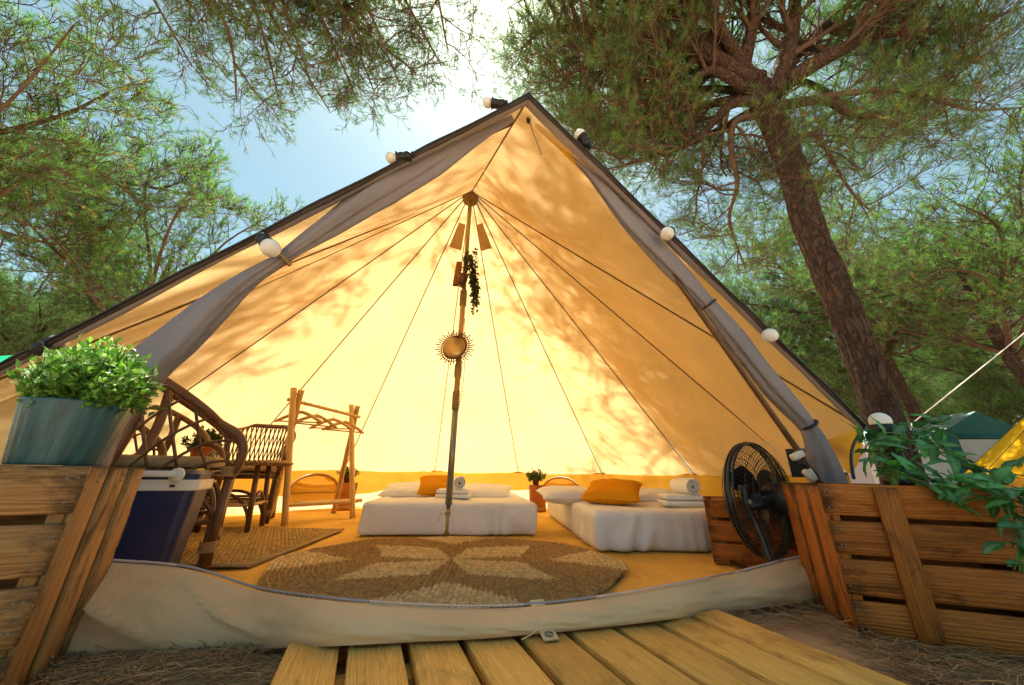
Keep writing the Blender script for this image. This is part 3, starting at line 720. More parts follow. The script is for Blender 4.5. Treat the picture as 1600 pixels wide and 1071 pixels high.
pl_l = [((300, 110, 7.9), (.1, .3)), ((370, 165, 7.9), (0, .2)), ((440, 178, 8.0), (0, 0)), ((515, 180, 8.0), (.2, 0)), ((585, 150, 8.2), (.2, 0)), ((650, 120, 8.3), (.3, 0)), ((700, 85, 8.5), (.3, .1)), ((400, 70, 8.8), (0, .2)), ((530, 80, 8.8), (0, 0)), ((640, 30, 9.0), (.2, 0)), ((300, 20, 8.8), (0, .3)), ((480, -40, 9.2), (0, 0)), ((700, -40, 9.2), (.4, 0)), ((240, -60, 9.0), (0, 0)), ((600, -160, 9.6), (0, 0)), ((760, -150, 9.6), (.3, 0)), ((150, -200, 9.4), (0, 0)), ((560, 10, 8.5), 0), ((500, 30, 8.4), 0), ((430, 20, 8.4), 0), ((600, 70, 8.4), 0), ((370, 40, 8.4), 0), ((530, -60, 8.8), 0), ((420, -90, 8.8), 0), ((560, 165, 8.0), 0), ((625, 140, 8.2), 0), ((690, 110, 8.4), 0), ((490, 150, 8.2), 0), ((610, 100, 8.6), 0)]
pc_l, pc_r = [], []; rpc = np.random.default_rng(8)
for (u_, v_, z_), _ in pl_l:
    e_ = Pz(u_, v_ - 6, z_); s_ = pct + V((0, 0, rpc.uniform(-.8, .9))); m1_ = s_.lerp(e_, .35) + V((rpc.normal(0, .3), rpc.normal(0, .3), .45)); m2_ = s_.lerp(e_, .7) + V((rpc.normal(0, .3), rpc.normal(0, .3), .35))
    pc_l.append(smooth_np([s_ - pcb, m1_ - pcb, m2_ - pcb, e_ - pcb], 5)); pc_r.append(.065)
PC = pine_meshes([V((0, 0, -.05)), V((.1, .2, 2.5)), V((.2, .5, 4.8)), pct - pcb, pct - pcb + V((.2, .4, 1.4))], [.2, .18, .17, .14, .06], pc_l, pc_r, 13, n2=12, n3=8, n4=6, l2=.9, l3=.6, l4=.3, needles=9, nlen=.12, nw=.0036, bright=1.0, bare=.2)
def place(meshes, x, y, rot, sc, label, group=None):
    put_pine(meshes, 'pine_tree', label, Matrix.Translation((x, y, 0)) @ Matrix.Rotation(R(rot), 4, 'Z') @ Matrix.Scale(sc, 4), group)
g1 = 'pines standing around the camp'
x = lambda u, v, d: P(u, v, d).x
place(PA, x(185, 520, 9.5), 9.5, 20, 1.0, 'forking pine behind the left tent edge, its trunk above the left string lights', g1)
place(PB, -10.8, 4.9, 75, 1.0, 'near pine reaching its branches in from the left picture edge', g1)
place(PC, pcb.x, pcb.y, 0, 1.0, 'sparse twiggy pine crown hanging into the sky at the top', g1)
place(PA, x(1640, 600, 7.5), 7.5, 130, .95, 'bright green pine crown filling the right picture edge', g1)
place(PB, x(1435, 640, 11), 11, 10, .98, 'pine with a slim grey trunk just right of the big trunk', g1)
place(PA, x(1590, 640, 13.5), 13.5, 250, 1.05, 'pine behind the teal tent with trunk near the right edge', g1)
place(PB, x(1230, 600, 15), 15, 140, .95, 'far pine seen left of the big trunk beyond the tent', g1)
place(PA, x(1330, 600, 19), 19, 300, 1.0, 'farthest pale pine crown directly behind the big trunk', g1)
place(PB, x(1110, 600, 21), 21, 45, .95, 'far pine just clearing the right slope of the tent roof', g1)
place(PA, x(20, 560, 13), 13, 200, 1.0, 'low leafy pine at the left edge above the potted shrub', g1)
place(PB, x(330, 480, 16), 16, 320, .95, 'far pine rising over the left slope of the tent roof', g1)
place(PA, x(80, 560, 18), 18, 100, 1.1, 'far dense pine between the left trunks', g1)
place(PB, x(1500, 600, 22), 22, 200, 1.1, 'far dark pine filling the gap above the teal tent', g1)
place(PA, x(1400, 600, 27), 27, 60, 1.2, 'most distant pine low between the right hand trunks', g1)

for i, (u_, d_, r_, s_, m_, lb) in enumerate(((1180, 13, 0, .62, PA, 'short young pine low behind the right slope of the tent'), (1290, 14, 80, .55, PB, 'short young pine at the left foot of the big trunk'), (1470, 16, 150, .6, PA, 'short young pine just behind the teal tent roof'), (1540, 19, 220, .7, PB, 'short far pine right of the teal tent peak'), (1600, 11, 20, .5, PA, 'low young pine near the right edge above the neighbouring tent'), (1420, 21, 40, .7, PB, 'short far pine between the slim grey trunk and big trunk'), (60, 9.5, 60, .55, PB, 'low young pine just above the green tarp'), (130, 12.5, 130, .6, PA, 'low young pine above the potted shrub'), (250, 13, 10, .6, PB, 'low young pine at the foot of the forking trunk'))):
    place(m_, x(u_, 600, d_), d_, r_, s_, lb, 'young pines in the undergrowth')

# ================================================================== other tents
def gable_tent(name, label, c, ang, Wd, Ln, hw, hr, mw, mr, mg):
    T = thing(name, label, 'tent', c); Mx = Matrix.Translation(c) @ Matrix.Rotation(R(ang), 4, 'Z')
    w2, l2 = Wd / 2, Ln / 2; q = lambda *a: Mx @ V(a)
    for s in (-1, 1):
        MB().grid(lambda a, b, s=s: q(-l2 + Ln * a, s * (w2 + .12) * (1 - b), hw - .07 * (1 - b) * 1 + (hr - hw) * b - .05 * math.sin(math.pi * b)), 8, 6).build('roof_panel', mr, T)
        MB().grid(lambda a, b, s=s: q(-l2 + Ln * a, s * w2, hw * b + 0), 8, 2).build('wall_panel', mw, T)
        MB().add([q(s * l2, -w2, 0), q(s * l2, w2, 0), q(s * l2, w2, hw), q(s * l2, 0, hr - .03), q(s * l2, -w2, hw)], [(0, 1, 2, 3, 4)]).build('gable_panel', mg, T, smooth=False)
        e = s * (l2 + .01)
        MB().add([q(e, -w2 * .62, .1), q(e, w2 * .62, .1), q(e, w2 * .62, hw * .92), q(e, -w2 * .62, hw * .92)], [(0, 1, 2, 3)]).build('door_panel', M_PALE, T, smooth=False)
        MB().tube([q(e, -w2 * .66, hw * .96), q(e, w2 * .66, hw * .96)], .05, 8).build('rolled_blind', mg, T)
    for a in (-.3, .18): MB().grid(lambda s, t, a=a: q(-l2 + Ln * (.5 + a) + .35 * s + (1 - t) * .25, -w2 - .012, hw * t * .95), 2, 2).build('wall_stripe', M_GREYCLOTH, T)
    return T
tc = P(1522, 643, 9.5)
gable_tent('frame_tent', 'teal gabled camping tent with pale walls beyond the right crate', (tc.x + .25, 9.5 + 1.35, 0), 80, 2.2, 2.8, tc.z - .62, tc.z, M_PALE, M_TEALROOF, M_TEAL)
wc = P(1322, 700, 7.2)
gable_tent('frame_tent', 'white frame tent with grey mesh window seen between roll and big trunk', (wc.x + .55, 8.2, 0), 28, 2.0, 2.6, 1.1, 1.35, M_PALE, M_PALE, M_GREYCLOTH)
# neighbouring bell tent at the right edge
nb = thing('bell_tent', 'neighbouring golden bell tent cut off by the right picture edge', 'tent', (10.9, 5.6, 0))
nA = V((10.9, 5.6, 3.1)); k = 14
rim = [V((10.9 + 2.6 * math.cos(2 * math.pi * i / k), 5.6 + 2.6 * math.sin(2 * math.pi * i / k), .5)) for i in range(k)]
for i in range(k):
    a, b = rim[i], rim[(i + 1) % k]; hub = V((10.9, 5.6, 0))
    MB().grid(lambda s, t: nA.lerp(a, t).lerp(nA.lerp(b, t), s) + V((0, 0, -.05 * math.sin(math.pi * s) * t)), 6, 10).build('roof_panel', M_CANVAS, nb)
    MB().grid(lambda s, t: a.lerp(b, s) * 1.0 - V((0, 0, .5 * t)), 4, 2).build('wall_panel', M_WALL, nb)
    MB().tube([nA, a], .008, 5).build('seam', M_SEAM, nb)
MB().tube([V((10.9, 5.6, 0)), nA + V((0, 0, .1))], .03, 8).build('centre_pole', M_METAL, nb)
rp = thing('guy_rope', 'taut white guy rope slanting in front of the right hand pines', 'rope', P(1428, 660, 4.9))
MB().tube([P(1425, 662, 4.9), P(1500, 602, 4.7), P(1620, 505, 4.4)], .007, 6).build('rope', M_WHITE, rp)
MB().tube([P(1425, 662, 4.9), V((P(1425, 662, 4.9).x - .35, 5.1, 0))], .007, 6).build('rope', M_WHITE, rp)
tp_ = thing('tarp', 'bright green tarp glimpsed at the far left behind the tent edge', 'tarp', (-8, 4.4, 0))
MB().grid(lambda s, t: P(-140, 575, 4.2).lerp(P(45, 549, 4.6), s) + V((0, 0, -.22 * t)) + V((.1 * t, .5 * t, .03 * math.sin(s * 5))), 10, 4).build('sheet', M_GREEN, tp_)
for u in (-130, -20):
    q = P(u, 572, 4.3); MB().tube([q, V((q.x, q.y, 0))], .02, 8).build('pole', M_METAL, tp_)

# ================================================================== crates
def crate(label, near, fdir, sdir, Wd, Dp, H, mat, n_front=4, n_side=3, batten=None, z0=0.0, tilt=0, post=True, group=None, sl=None):
    near = V((near[0], near[1], z0)); fd = V((*fdir, 0)).normalized(); sd_ = V((*sdir, 0)).normalized()
    c = near + fd * Wd / 2 + sd_ * Dp / 2; T = thing('wooden_crate', label, 'crate', c, group); th = .013
    out = -sd_; lft = -fd; up = V((0, 0, 1)); gap = .016; sw = (H - gap * (n_front - 1)) / n_front
    for face, dpt in ((0, th / 2), (1, Dp - th / 2)):
        for i in range(n_front):
            z = z0 + H - sw / 2 - i * (sw + gap)
            plank('slat', T, near + fd * (Wd / 2) + sd_ * dpt + V((0, 0, z - z0 + random.uniform(-.002, .002))), fd + V((0, 0, random.uniform(-.006, .006))), out, (Wd - .004 + random.uniform(-.003, .004), sw + random.uniform(-.004, .002), th), mat, .002, ('f', i))
    sp = (Dp - 2 * th - .006); gs = .034; bw = (sp - gs * (n_side - 1)) / n_side
    for off in (th / 2, Wd - th / 2):
        for i in range(n_side):
            s = th + .003 + bw / 2 + i * (bw + gs)
            plank('side_board', T, near + fd * off + sd_ * s + V((0, 0, H / 2)), up, lft, (H - .006 - random.uniform(0, .006), bw, th + random.uniform(-.002, .003)), mat, .002, ('s', i, off > .1))
    for a in (th + .014, Wd - th - .014):
        for b in (th + .016, Dp - th - .016): plank('corner_post', T, near + fd * a + sd_ * b + V((0, 0, H / 2)), up, lft, (H - .012, .03, .026), mat, .003)
    nt_ = 3; tw = (Dp - 2 * th - .02) / nt_
    for i in range(nt_): plank('top_board', T, near + fd * Wd / 2 + sd_ * (th + .005 + tw * (i + .5)) + V((0, 0, H - .012 - th / 2)), fd, up, (Wd - 2 * th - .06, tw - .008, th), mat, .002, 't')
    nm = MB(); zs = [z0 + H - sw / 2 - i * (sw + gap) for i in range(n_front)]
    for z in zs:
        for a in (.014, .03, Wd - .03, Wd - .014):
            for dz in (-sw * .25, sw * .25):
                if random.random() < .85: nm.lathe([(.0026, -.004), (.0026, .0012), (0, .0016)], axes(near + fd * (a + random.uniform(-.004, .004)) + V((0, 0, z - z0 + dz)), fd, z=out), 6)
    for i in range(n_side):
        for z in (.02, .035, H - .02, H - .035): nm.lathe([(.0026, -.004), (.0026, .002), (0, .0024)], axes(near + sd_ * (th + .003 + bw * (.35 + .4 * random.random()) + i * (bw + gs)) + lft * .0015 + V((0, 0, z)), sd_, z=lft), 6)
    nm.build('nails', M_METAL, T, kind='stuff')
    for s, wd in (batten or []):
        plank('batten', T, near + fd * s - sd_ * (.011) + V((0, 0, H / 2 - .004)), up + fd * .02, out, (H - .004, wd, .018), mat, .003, 'b')
    return T
rc_n = G(1345, 997); rs = (G(1345, 997), )
rdir = V((.937, -.348)); rsd = V((.348, .937))
HRC = P(1283, 757, rc_n.y).z
crate('stained crate with an upright batten under the leafy garland, right foreground', rc_n, rdir, rsd, .62, .39, HRC, M_CRATE, batten=[(.165, .06)])
ln_ = V((-.963, .85)); lf_ = G(104, 1029); 
lsd = (V((lf_.x, lf_.y)) - ln_).normalized(); lfd = V((-lsd.y, lsd.x)); lfd = lfd if lfd.x < 0 else -lfd
HLC = P(170, 729, 1.0).z + .0
crate('weathered crate at the left edge carrying the potted shrub', ln_, lfd, lsd, .55, .37, HLC, M_CRATE_L)
bc = G(1116, 881, .02); bt = P(1105, 779, bc.y)
crate('dark low crate on the tent floor behind the fan', bc, (.89, -.45), (.45, .89), .46, .34, bt.z - .02, M_CRATE, n_front=3, z0=.022)

# ================================================================== plants
def leaf_cloud(stems, leaves_per, size, cA, cB, seed, spread=.7, aspect=.45, tipcol=None):
    r = np.random.default_rng(seed); P0 = []; Dd = []; Tt = []
    for path in stems:
        for k in range(leaves_per):
            t = r.uniform(.25, 1); p, tg = samp(np.array(path), min(t, .999)); tg = tg / (np.linalg.norm(tg) + 1e-9)
            d = tg * .7 + r.normal(0, spread, 3); P0.append(p); Dd.append(d / np.linalg.norm(d)); Tt.append(t)
    P0 = np.array(P0); Dd = np.array(Dd); Tt = np.array(Tt)[:, None]; n = len(P0)
    sd = np.cross(Dd, r.normal(0, 1, (n, 3))); sd /= np.linalg.norm(sd, axis=1, keepdims=True); nr = np.cross(sd, Dd)
    L = size * r.uniform(.45, 1.45, (n, 1)); a = P0; m = P0 + Dd * L * .5; e = P0 + Dd * L - nr * L * .12
    v = np.stack([a, m + sd * L * aspect * .5 + nr * L * .1, e, m - sd * L * aspect * .5 + nr * L * .1, m], 1).reshape(-1, 3)
    b = (np.arange(n) * 5)[:, None]; f = np.concatenate([b + np.array([[0, 1, 4]]), b + np.array([[1, 2, 4]]), b + np.array([[2, 3, 4]]), b + np.array([[3, 0, 4]])], 0)
    h = r.random((n, 1)); c = np.array(cA) * (1 - h) + np.array(cB) * h
    if tipcol is not None: c = np.where((r.random((n, 1)) < .28) & (Tt > .75), np.array(tipcol), c)
    return v, f, np.repeat(c, 5, 0)
def bush_stems(c, rad, h, n, seed, droop=0.0, flat=1.0):
    r = np.random.default_rng(seed); out = []
    for i in range(n):
        a = r.uniform(0, 2 * math.pi); q = math.sqrt(r.random()); e = np.array([math.cos(a) * rad * q, math.sin(a) * rad * q, h * (1 - .55 * q ** 2) * r.uniform(.75, 1.08)])
        s = np.array([e[0] * .2, e[1] * .2, 0]); m = s * .5 + e * .5 + np.array([e[0] * .1, e[1] * .1, -.02 * q]); c_ = np.array(c)
        out.append([c_ + s, c_ + m, c_ + e])
    return out
def stems_mesh(stems, rad, name, parent, mat=None):
    p0 = np.concatenate([np.array(s)[:-1] for s in stems]); p1 = np.concatenate([np.array(s)[1:] for s in stems]); r0 = np.full(len(p0), rad)
    v, f = seg_tubes(p0, p1, r0, r0 * .8, 3); me = np_mesh(name, v, f, mat or M_TWIG); put(name, me, parent, None, 'stuff')
# potted shrub on the left crate
pc_ = P(86, 722, .88); pz = HLC; pc_.z = pz
pp = thing('potted_shrub', 'bushy bright green shrub in a ribbed teal pot on the left crate', 'potted plant', pc_)
zr = P(130, 632, .88).z; zt = P(130, 540, .88).z; ph = zr - pz
mbp = MB(); k = 72; prof = [(.072, 0), (.074, .004), (.094, ph - .004), (.094, ph), (.087, ph), (.081, ph - .03), (.0, ph - .03)]
def potf(j, i): 
    r0, z = prof[i]; a = 2 * math.pi * j / k; rr0 = r0 * (1 + (.012 * math.sin(a * 24) if i < 4 else 0)); return pc_ + V((rr0 * math.cos(a), rr0 * math.sin(a), z))
mbp.add([potf(j, i) for i in range(7) for j in range(k)], [(i * k + j, i * k + (j + 1) % k, (i + 1) * k + (j + 1) % k, (i + 1) * k + j) for i in range(6) for j in range(k)] + [tuple(range(k))[::-1]])
mbp.build('pot', M_POT, pp)
st = bush_stems(pc_ + V((.01, 0, ph - .03)), .128, zt - zr + .035, 300, 5)
v, f, c = leaf_cloud(st, 22, .0175, (.05, .15, .02), (.26, .46, .08), 6, .75, .5, (.6, .72, .45))
put('foliage', np_mesh('foliage', v, f, M_LEAF, c), pp, None, 'stuff'); stems_mesh(st, .001, 'stems', pp, M_GSTEM)
st = [[np.array(pc_ + V((.06, 0, ph))), np.array(pc_ + V((.125, .03, ph + .0))), np.array(pc_ + V((.145 + .02 * q, .03, ph + .01 * q - .02)))] for q in range(3)]
v, f, c = leaf_cloud(st, 10, .02, (.03, .08, .012), (.1, .2, .04), 8); put('stray_sprig', np_mesh('stray_sprig', v, f, M_LEAF, c), pp, None, 'stuff')

def potted(name, label, base, pr_, ph_, rad, h, seed, matp, cA, cB, ls=.03, n=60, wr=False):
    T = thing(name, label, 'potted plant', base)
    MB().lathe([(pr_ * .72, 0), (pr_, ph_ * .85), (pr_ * 1.08, ph_ * .86), (pr_ * 1.08, ph_), (pr_ * .9, ph_), (pr_ * .85, ph_ * .8)], Matrix.Translation(base), 20).build('pot', matp, T)
    s = bush_stems(V(base) + V((0, 0, ph_ * .8)), rad, h, n, seed); v, f, c = leaf_cloud(s, 12, ls, cA, cB, seed)
    put('foliage', np_mesh('foliage', v, f, M_LEAF, c), T, None, 'stuff'); stems_mesh(s, .002, 'stems', T, M_GSTEM); return T

# ================================================================== beds
def soft_box(half, r, seed, cuts=(28, 28, 7), fold=.008, topw=.005):
    vs = []; fs = []; idx = {}
    hx, hy, hz = half; nx, ny, nz_ = cuts
    def vid(i, j, k):
        key = (i, j, k)
        if key in idx: return idx[key]
        p = V((hx * (2 * i / nx - 1), hy * (2 * j / ny - 1), hz * (2 * k / nz_ - 1)))
        inn = V((max(-hx + r, min(hx - r, p.x)), max(-hy + r, min(hy - r, p.y)), max(-hz + r, min(hz - r, p.z))))
        d = p - inn
        if d.length > 1e-6: p = inn + d.normalized() * r
        side = max(abs(p.x) / hx, abs(p.y) / hy); low = 1 - (p.z + hz) / (2 * hz); nrm = V((p.x / hx if abs(p.x) / hx > .9 else 0, p.y / hy if abs(p.y) / hy > .9 else 0, 0))
        if side > .9:
            q = p.x * (abs(p.y) / hy > .9) + p.y * (abs(p.x) / hx > .9)
            p += nrm * (fold * (.4 + low) * math.sin(q * 42 + 3 * nz((q * 5, p.z * 3, 0), 1, seed) * 3 + low * 1.2) * (.55 + 1.2 * nz((q * 3, 1, 0), 1, seed)) + .012 * nz((q * 2.5, p.z * 6, 2), 1, seed))
        else: p.z += topw * nz((p.x * 3, p.y * 3, 0), 1, seed) * 2
        idx[key] = len(vs); vs.append(p); return idx[key]
    for i in range(nx):
        for j in range(ny):
            for k, fl_ in ((0, True), (nz_, False)):
                q = [vid(i, j, k), vid(i + 1, j, k), vid(i + 1, j + 1, k), vid(i, j + 1, k)]; fs.append(q[::-1] if fl_ else q)
    for k in range(nz_):
        for i in range(nx):
            for j, fl_ in ((0, False), (ny, True)):
                q = [vid(i, j, k), vid(i + 1, j, k), vid(i + 1, j, k + 1), vid(i, j, k + 1)]; fs.append(q[::-1] if fl_ else q)
        for j in range(ny):
            for i, fl_ in ((0, True), (nx, False)):
                q = [vid(i, j, k), vid(i, j + 1, k), vid(i, j + 1, k + 1), vid(i, j, k + 1)]; fs.append(q[::-1] if fl_ else q)
    return MB().add(vs, fs)
def pillow_mb(hx, hy, T, seed, pinch=.1):
    def fn(sgn):
        def g(s, t):
            a, b = 2 * s - 1, 2 * t - 1; e = max(0, (1 - abs(a) ** 3.2) * (1 - abs(b) ** 3.2)) ** .5
            k_ = 1 - pinch * (1 - abs(a) * abs(b)) * 0 ; sx = 1 - pinch * (1 - b * b) * (abs(a) ** 2); sy = 1 - pinch * (1 - a * a) * (abs(b) ** 2)
            return V((a * hx * sx, b * hy * sy, sgn * T * e * (1 + .18 * nz((a * 1.7, b * 1.7, sgn), 1, seed)) + .006 * nz((a * 5, b * 5, 0), 1, seed)))
        return g
    m = MB(); m.grid(fn(1), 22, 18); q = MB(); q.grid(fn(-1), 22, 18); m.add(q.v, [x_[::-1] for x_ in q.f]); return m
zf = .022
b1l, b1r = G(556, 839, zf), G(841, 838, zf); H1 = P(835, 787, b1r.y).z - zf + .004
b1c = (b1l + b1r) * .5; w1 = (b1r - b1l).length / 2; e1 = (b1r - b1l).normalized(); n1 = V((-e1.y, e1.x, 0)); L1 = 1.0
MZ = lambda c, e: axes(c, e, z=(0, 0, 1))
bed1 = thing('floor_bed', 'white sheeted mattress standing behind the centre pole', 'bed', (b1c.x, b1c.y + L1, 0))
m1c = b1c + n1 * L1 + V((0, 0, H1 / 2)); soft_box((w1, L1, H1 / 2), .035, 1, (60, 40, 10), .012, .01).build('mattress', M_SHEET, bed1, M=MZ(m1c, e1))
e2 = V((.996, .05, 0)).normalized(); n2 = V((-e2.y, e2.x, 0)); b2l = G(932, 864, zf); w2, L2 = .62, .95
H2 = P(932, 797, b2l.y + .03).z - zf
bed2 = thing('floor_bed', 'white sheeted mattress with bluish shaded front, right of the pole', 'bed', b2l + e2 * w2 + n2 * L2)
m2c = b2l + e2 * w2 + n2 * L2 + V((0, 0, H2 / 2)); soft_box((w2, L2, H2 / 2), .045, 2, (60, 60, 10), .022, .01).build('mattress', M_SHEET, bed2, M=MZ(m2c, e2))
t1, t2 = zf + H1, zf + H2
def pillow(label, u, y, zt_, hx, hy, T, mat, rz=0, rx=0, seed=0, name='pillow', cat='pillow', lift=0, group=None):
    p = P(u, 775, y); M = Matrix.Translation((p.x, y, zt_ + T * .85 + lift)) @ Matrix.Rotation(R(rz), 4, 'Z') @ Matrix.Rotation(R(rx), 4, 'X')
    o = pillow_mb(hx, hy, T, seed).build(name, mat, None, M=M); tag(o, label, cat, group)
pillow('white pillow at the back left of the bed behind the pole', 648, 3.6, t1, .31, .2, .052, M_SHEET, 4, 12, 1)
pillow('white pillow at the back right of the bed behind the pole', 752, 3.6, t1, .3, .2, .05, M_SHEET, -3, 10, 2)
pillow('orange square cushion propped up behind the pole', 682, 3.38, t1, .17, .14, .055, M_ORANGE, 10, 28, 3, 'cushion', 'cushion', .05)
pillow('white pillow at the back left of the right hand bed', 888, 3.15, t2, .25, .18, .055, M_SHEET, 6, 8, 4)
pillow('white pillow behind the towels on the right hand bed', 1016, 3.2, t2, .26, .18, .05, M_SHEET, -2, 8, 5)
pillow('large orange cushion leaning on the right hand bed pillows', 958, 2.92, t2, .215, .2, .062, M_ORANGE, -24, 16, 6, 'cushion', 'cushion', .035)
def towels(u, v, y, zt_, lab, sc=1.0, ang=0):
    p = P(u, v, y); c = V((p.x, y, zt_)); Mr = Matrix.Translation(c) @ Matrix.Rotation(R(ang), 4, 'Z')
    T = thing('folded_towel', 'flat folded white towel ' + lab, 'towel', c)
    for i in range(2):
        hx, hy = .15 * sc - .004 * i, .1 * sc
        soft_box((hx, hy, .018 * sc), .016 * sc, 30 + i, (14, 10, 4), .002, .002).build('fold', M_TOWEL, T, M=Mr @ Matrix.Translation((0, 0, .022 * sc + i * .037 * sc)))
    z = zt_ + .083 * sc; R0 = .055 * sc; RT = thing('rolled_towel', 'rolled white towel on top of the folded one ' + lab, 'towel', (c.x, c.y, z))
    Mr2 = Matrix.Translation((c.x + .03 * sc, c.y, z + R0 - .006)) @ Matrix.Rotation(R(ang + 12), 4, 'Z'); nt = 64; th = .0085 * sc
    sp = [(lambda a, r_: (r_ * math.cos(a), r_ * math.sin(a)))(2 * math.pi * 3.2 * i / nt, .012 * sc + (R0 - .012 * sc) * i / nt) for i in range(nt + 1)]
    mb = MB(); hl_ = .11 * sc
    for off in (0, 1):
        pass
    outr = [(x_ * (1 + th / math.hypot(x_, z_) * .42), z_ * (1 + th / math.hypot(x_, z_) * .42)) for x_, z_ in sp]; innr = [(x_ * (1 - th / math.hypot(x_, z_) * .42), z_ * (1 - th / math.hypot(x_, z_) * .42)) for x_, z_ in sp]
    vs = []
    for i in range(nt + 1):
        for (a, b), yy in ((outr[i], -hl_), (outr[i], hl_), (innr[i], hl_), (innr[i], -hl_)): vs.append(Mr2 @ V((a, yy, b)))
    fs = []
    for i in range(nt):
        for k in range(4): fs.append((i * 4 + k, i * 4 + (k + 1) % 4, (i + 1) * 4 + (k + 1) % 4, (i + 1) * 4 + k))
    fs += [(0, 1, 2, 3), tuple(nt * 4 + q for q in (3, 2, 1, 0))]
    mb.add(vs, fs); mb.build('towel_roll', M_TOWEL, RT, smooth=False)
towels(708, 780, 3.2, t1 + .004, 'beside the pole', .95, 4); towels(1066, 785, 2.72, t2 + .004, 'on the right hand bed', 1.0, -6)

# plants and stump by the back wall
for (u, vb, yy, lab1, lab2, sd0) in ((840, 805, 4.7, 'upright log stool between the two beds', 'small leafy plant on the log stool between the beds', 41), (535, 815, 4.55, 'upright log stool behind the bamboo clothes rail', 'leafy plant on the log behind the clothes rail', 42)):
    b = P(u, vb, yy); b.z = .02; hh = .3
    S_ = thing('log_stool', lab1, 'stool', b)
    MB().lathe([(.1, 0), (.105, .02), (.098, hh * .5), (.104, hh - .01), (.1, hh), (.0, hh)], Matrix.Translation(b), 22).build('log', M_CRATE, S_)
    MB().lathe([(.107, .03), (.107, .05)], Matrix.Translation(b), 22, False).build('band', M_ROPE, S_)
    potted('potted_plant', lab2, b + V((-.02, -.02, hh)), .045, .07, .13, .13, sd0, M_CANE, (.03, .06, .015), (.1, .15, .04), .035, 40)

# ================================================================== clothes rail
dl, dr_ = 3.25, 3.8
rail = thing('clothes_rail', 'bamboo clothes rail with crossed posts left of the bed', 'clothes rail', (P(500, 825, 3.5).x, 3.5, 0))
def gz(p): p = V(p); p.z = max(p.z, .022); return p
LTa, LTb = P(459, 607, dl), P(471, 610, dl + .02); LB0 = gz(P(443, 828, dl)); LB1 = V((P(419, 820, dl + .42).x, dl + .42, .022)); 
RTa, RTb = P(549, 633, dr_), P(559, 635, dr_ + .02); RB0 = gz(P(549, 822, dr_)); RB1 = V((P(518, 819, dr_ + .42).x, dr_ + .42, .022))
LB0.z = RB0.z = .022
def bamboo(a, b, r, name, parent, nodes=5):
    a, b = V(a), V(b); pts_ = []; rr = []
    for i in range(nodes * 4 + 1):
        t = i / (nodes * 4); pts_.append(a.lerp(b, t)); rr.append(r * (1.0 if i % 4 else 1.1))
    L = (b - a).length; M = axes(a, b - a, z=(0.3, .2, 1) if abs((b - a).normalized().z) < .9 else (1, 0, 0)); Mi = M.inverted()
    MB().tube([Mi @ q for q in pts_], rr, 10).build(name, M_BAMBOO, parent, M=M)
for a, b in ((LTa, LB0), (LTb, LB1), (RTa, RB0), (RTb, RB1)): bamboo(a, b, .026, 'post', rail)
r0_, r1_ = P(449, 624, dl + .0), P(562, 652, dr_ + .05); bamboo(r0_, r1_, .015, 'hanging_rail', rail, 4)
for dy, vv in ((0, 797), (.12, 800), (.22, 801)):
    a, b = LB0.lerp(LTa, .13) + V((0, dy, 0)), RB0.lerp(RTa, .13) + V((0, dy, 0)); bamboo(a, b, .017, 'shelf_bar', rail, 4)
    if dy: MB().tube([a, a + V((0, -.1, 0))], .012, 6).build('shelf_bearer', M_BAMBOO, rail)
rdirn = (r1_ - r0_).normalized()
for i, (t, yaw, lab) in enumerate(((.2, -40, 'wooden hanger nearest the left post of the clothes rail'), (.4, -5, 'second wooden hanger from the left on the clothes rail'), (.62, -45, 'third wooden hanger from the left on the clothes rail'), (.8, -10, 'wooden hanger nearest the right post of the clothes rail'))):
    o = r0_.lerp(r1_, t); Hh = thing('clothes_hanger', lab, 'hanger', o, 'hangers on the clothes rail')
    d = (Matrix.Rotation(R(yaw), 3, 'Z') @ V((rdirn.x, rdirn.y, 0)).normalized())
    hk = [o + V((0, 0, -.085)), o + V((0, 0, -.03))] + [o + d * (.022 * math.sin(a)) + V((0, 0, -.004 + .022 * math.cos(a))) for a in np.linspace(1.9, -1.4, 9)]
    MB().tube(hk, .0025, 5).build('hook', M_METAL, Hh)
    sh = [o + d * s + V((0, 0, -.085 - .1 * (abs(s) / .21) ** 1.3)) for s in np.linspace(-.21, .21, 15)]
    MB().tube(sh, [.01] + [.0155] * 13 + [.01], 6).build('shoulder', M_BAMBOO, Hh)
    MB().tube([o + d * -.18 + V((0, 0, -.178)), o + d * .18 + V((0, 0, -.178))], .007, 6).build('trouser_bar', M_BAMBOO, Hh)

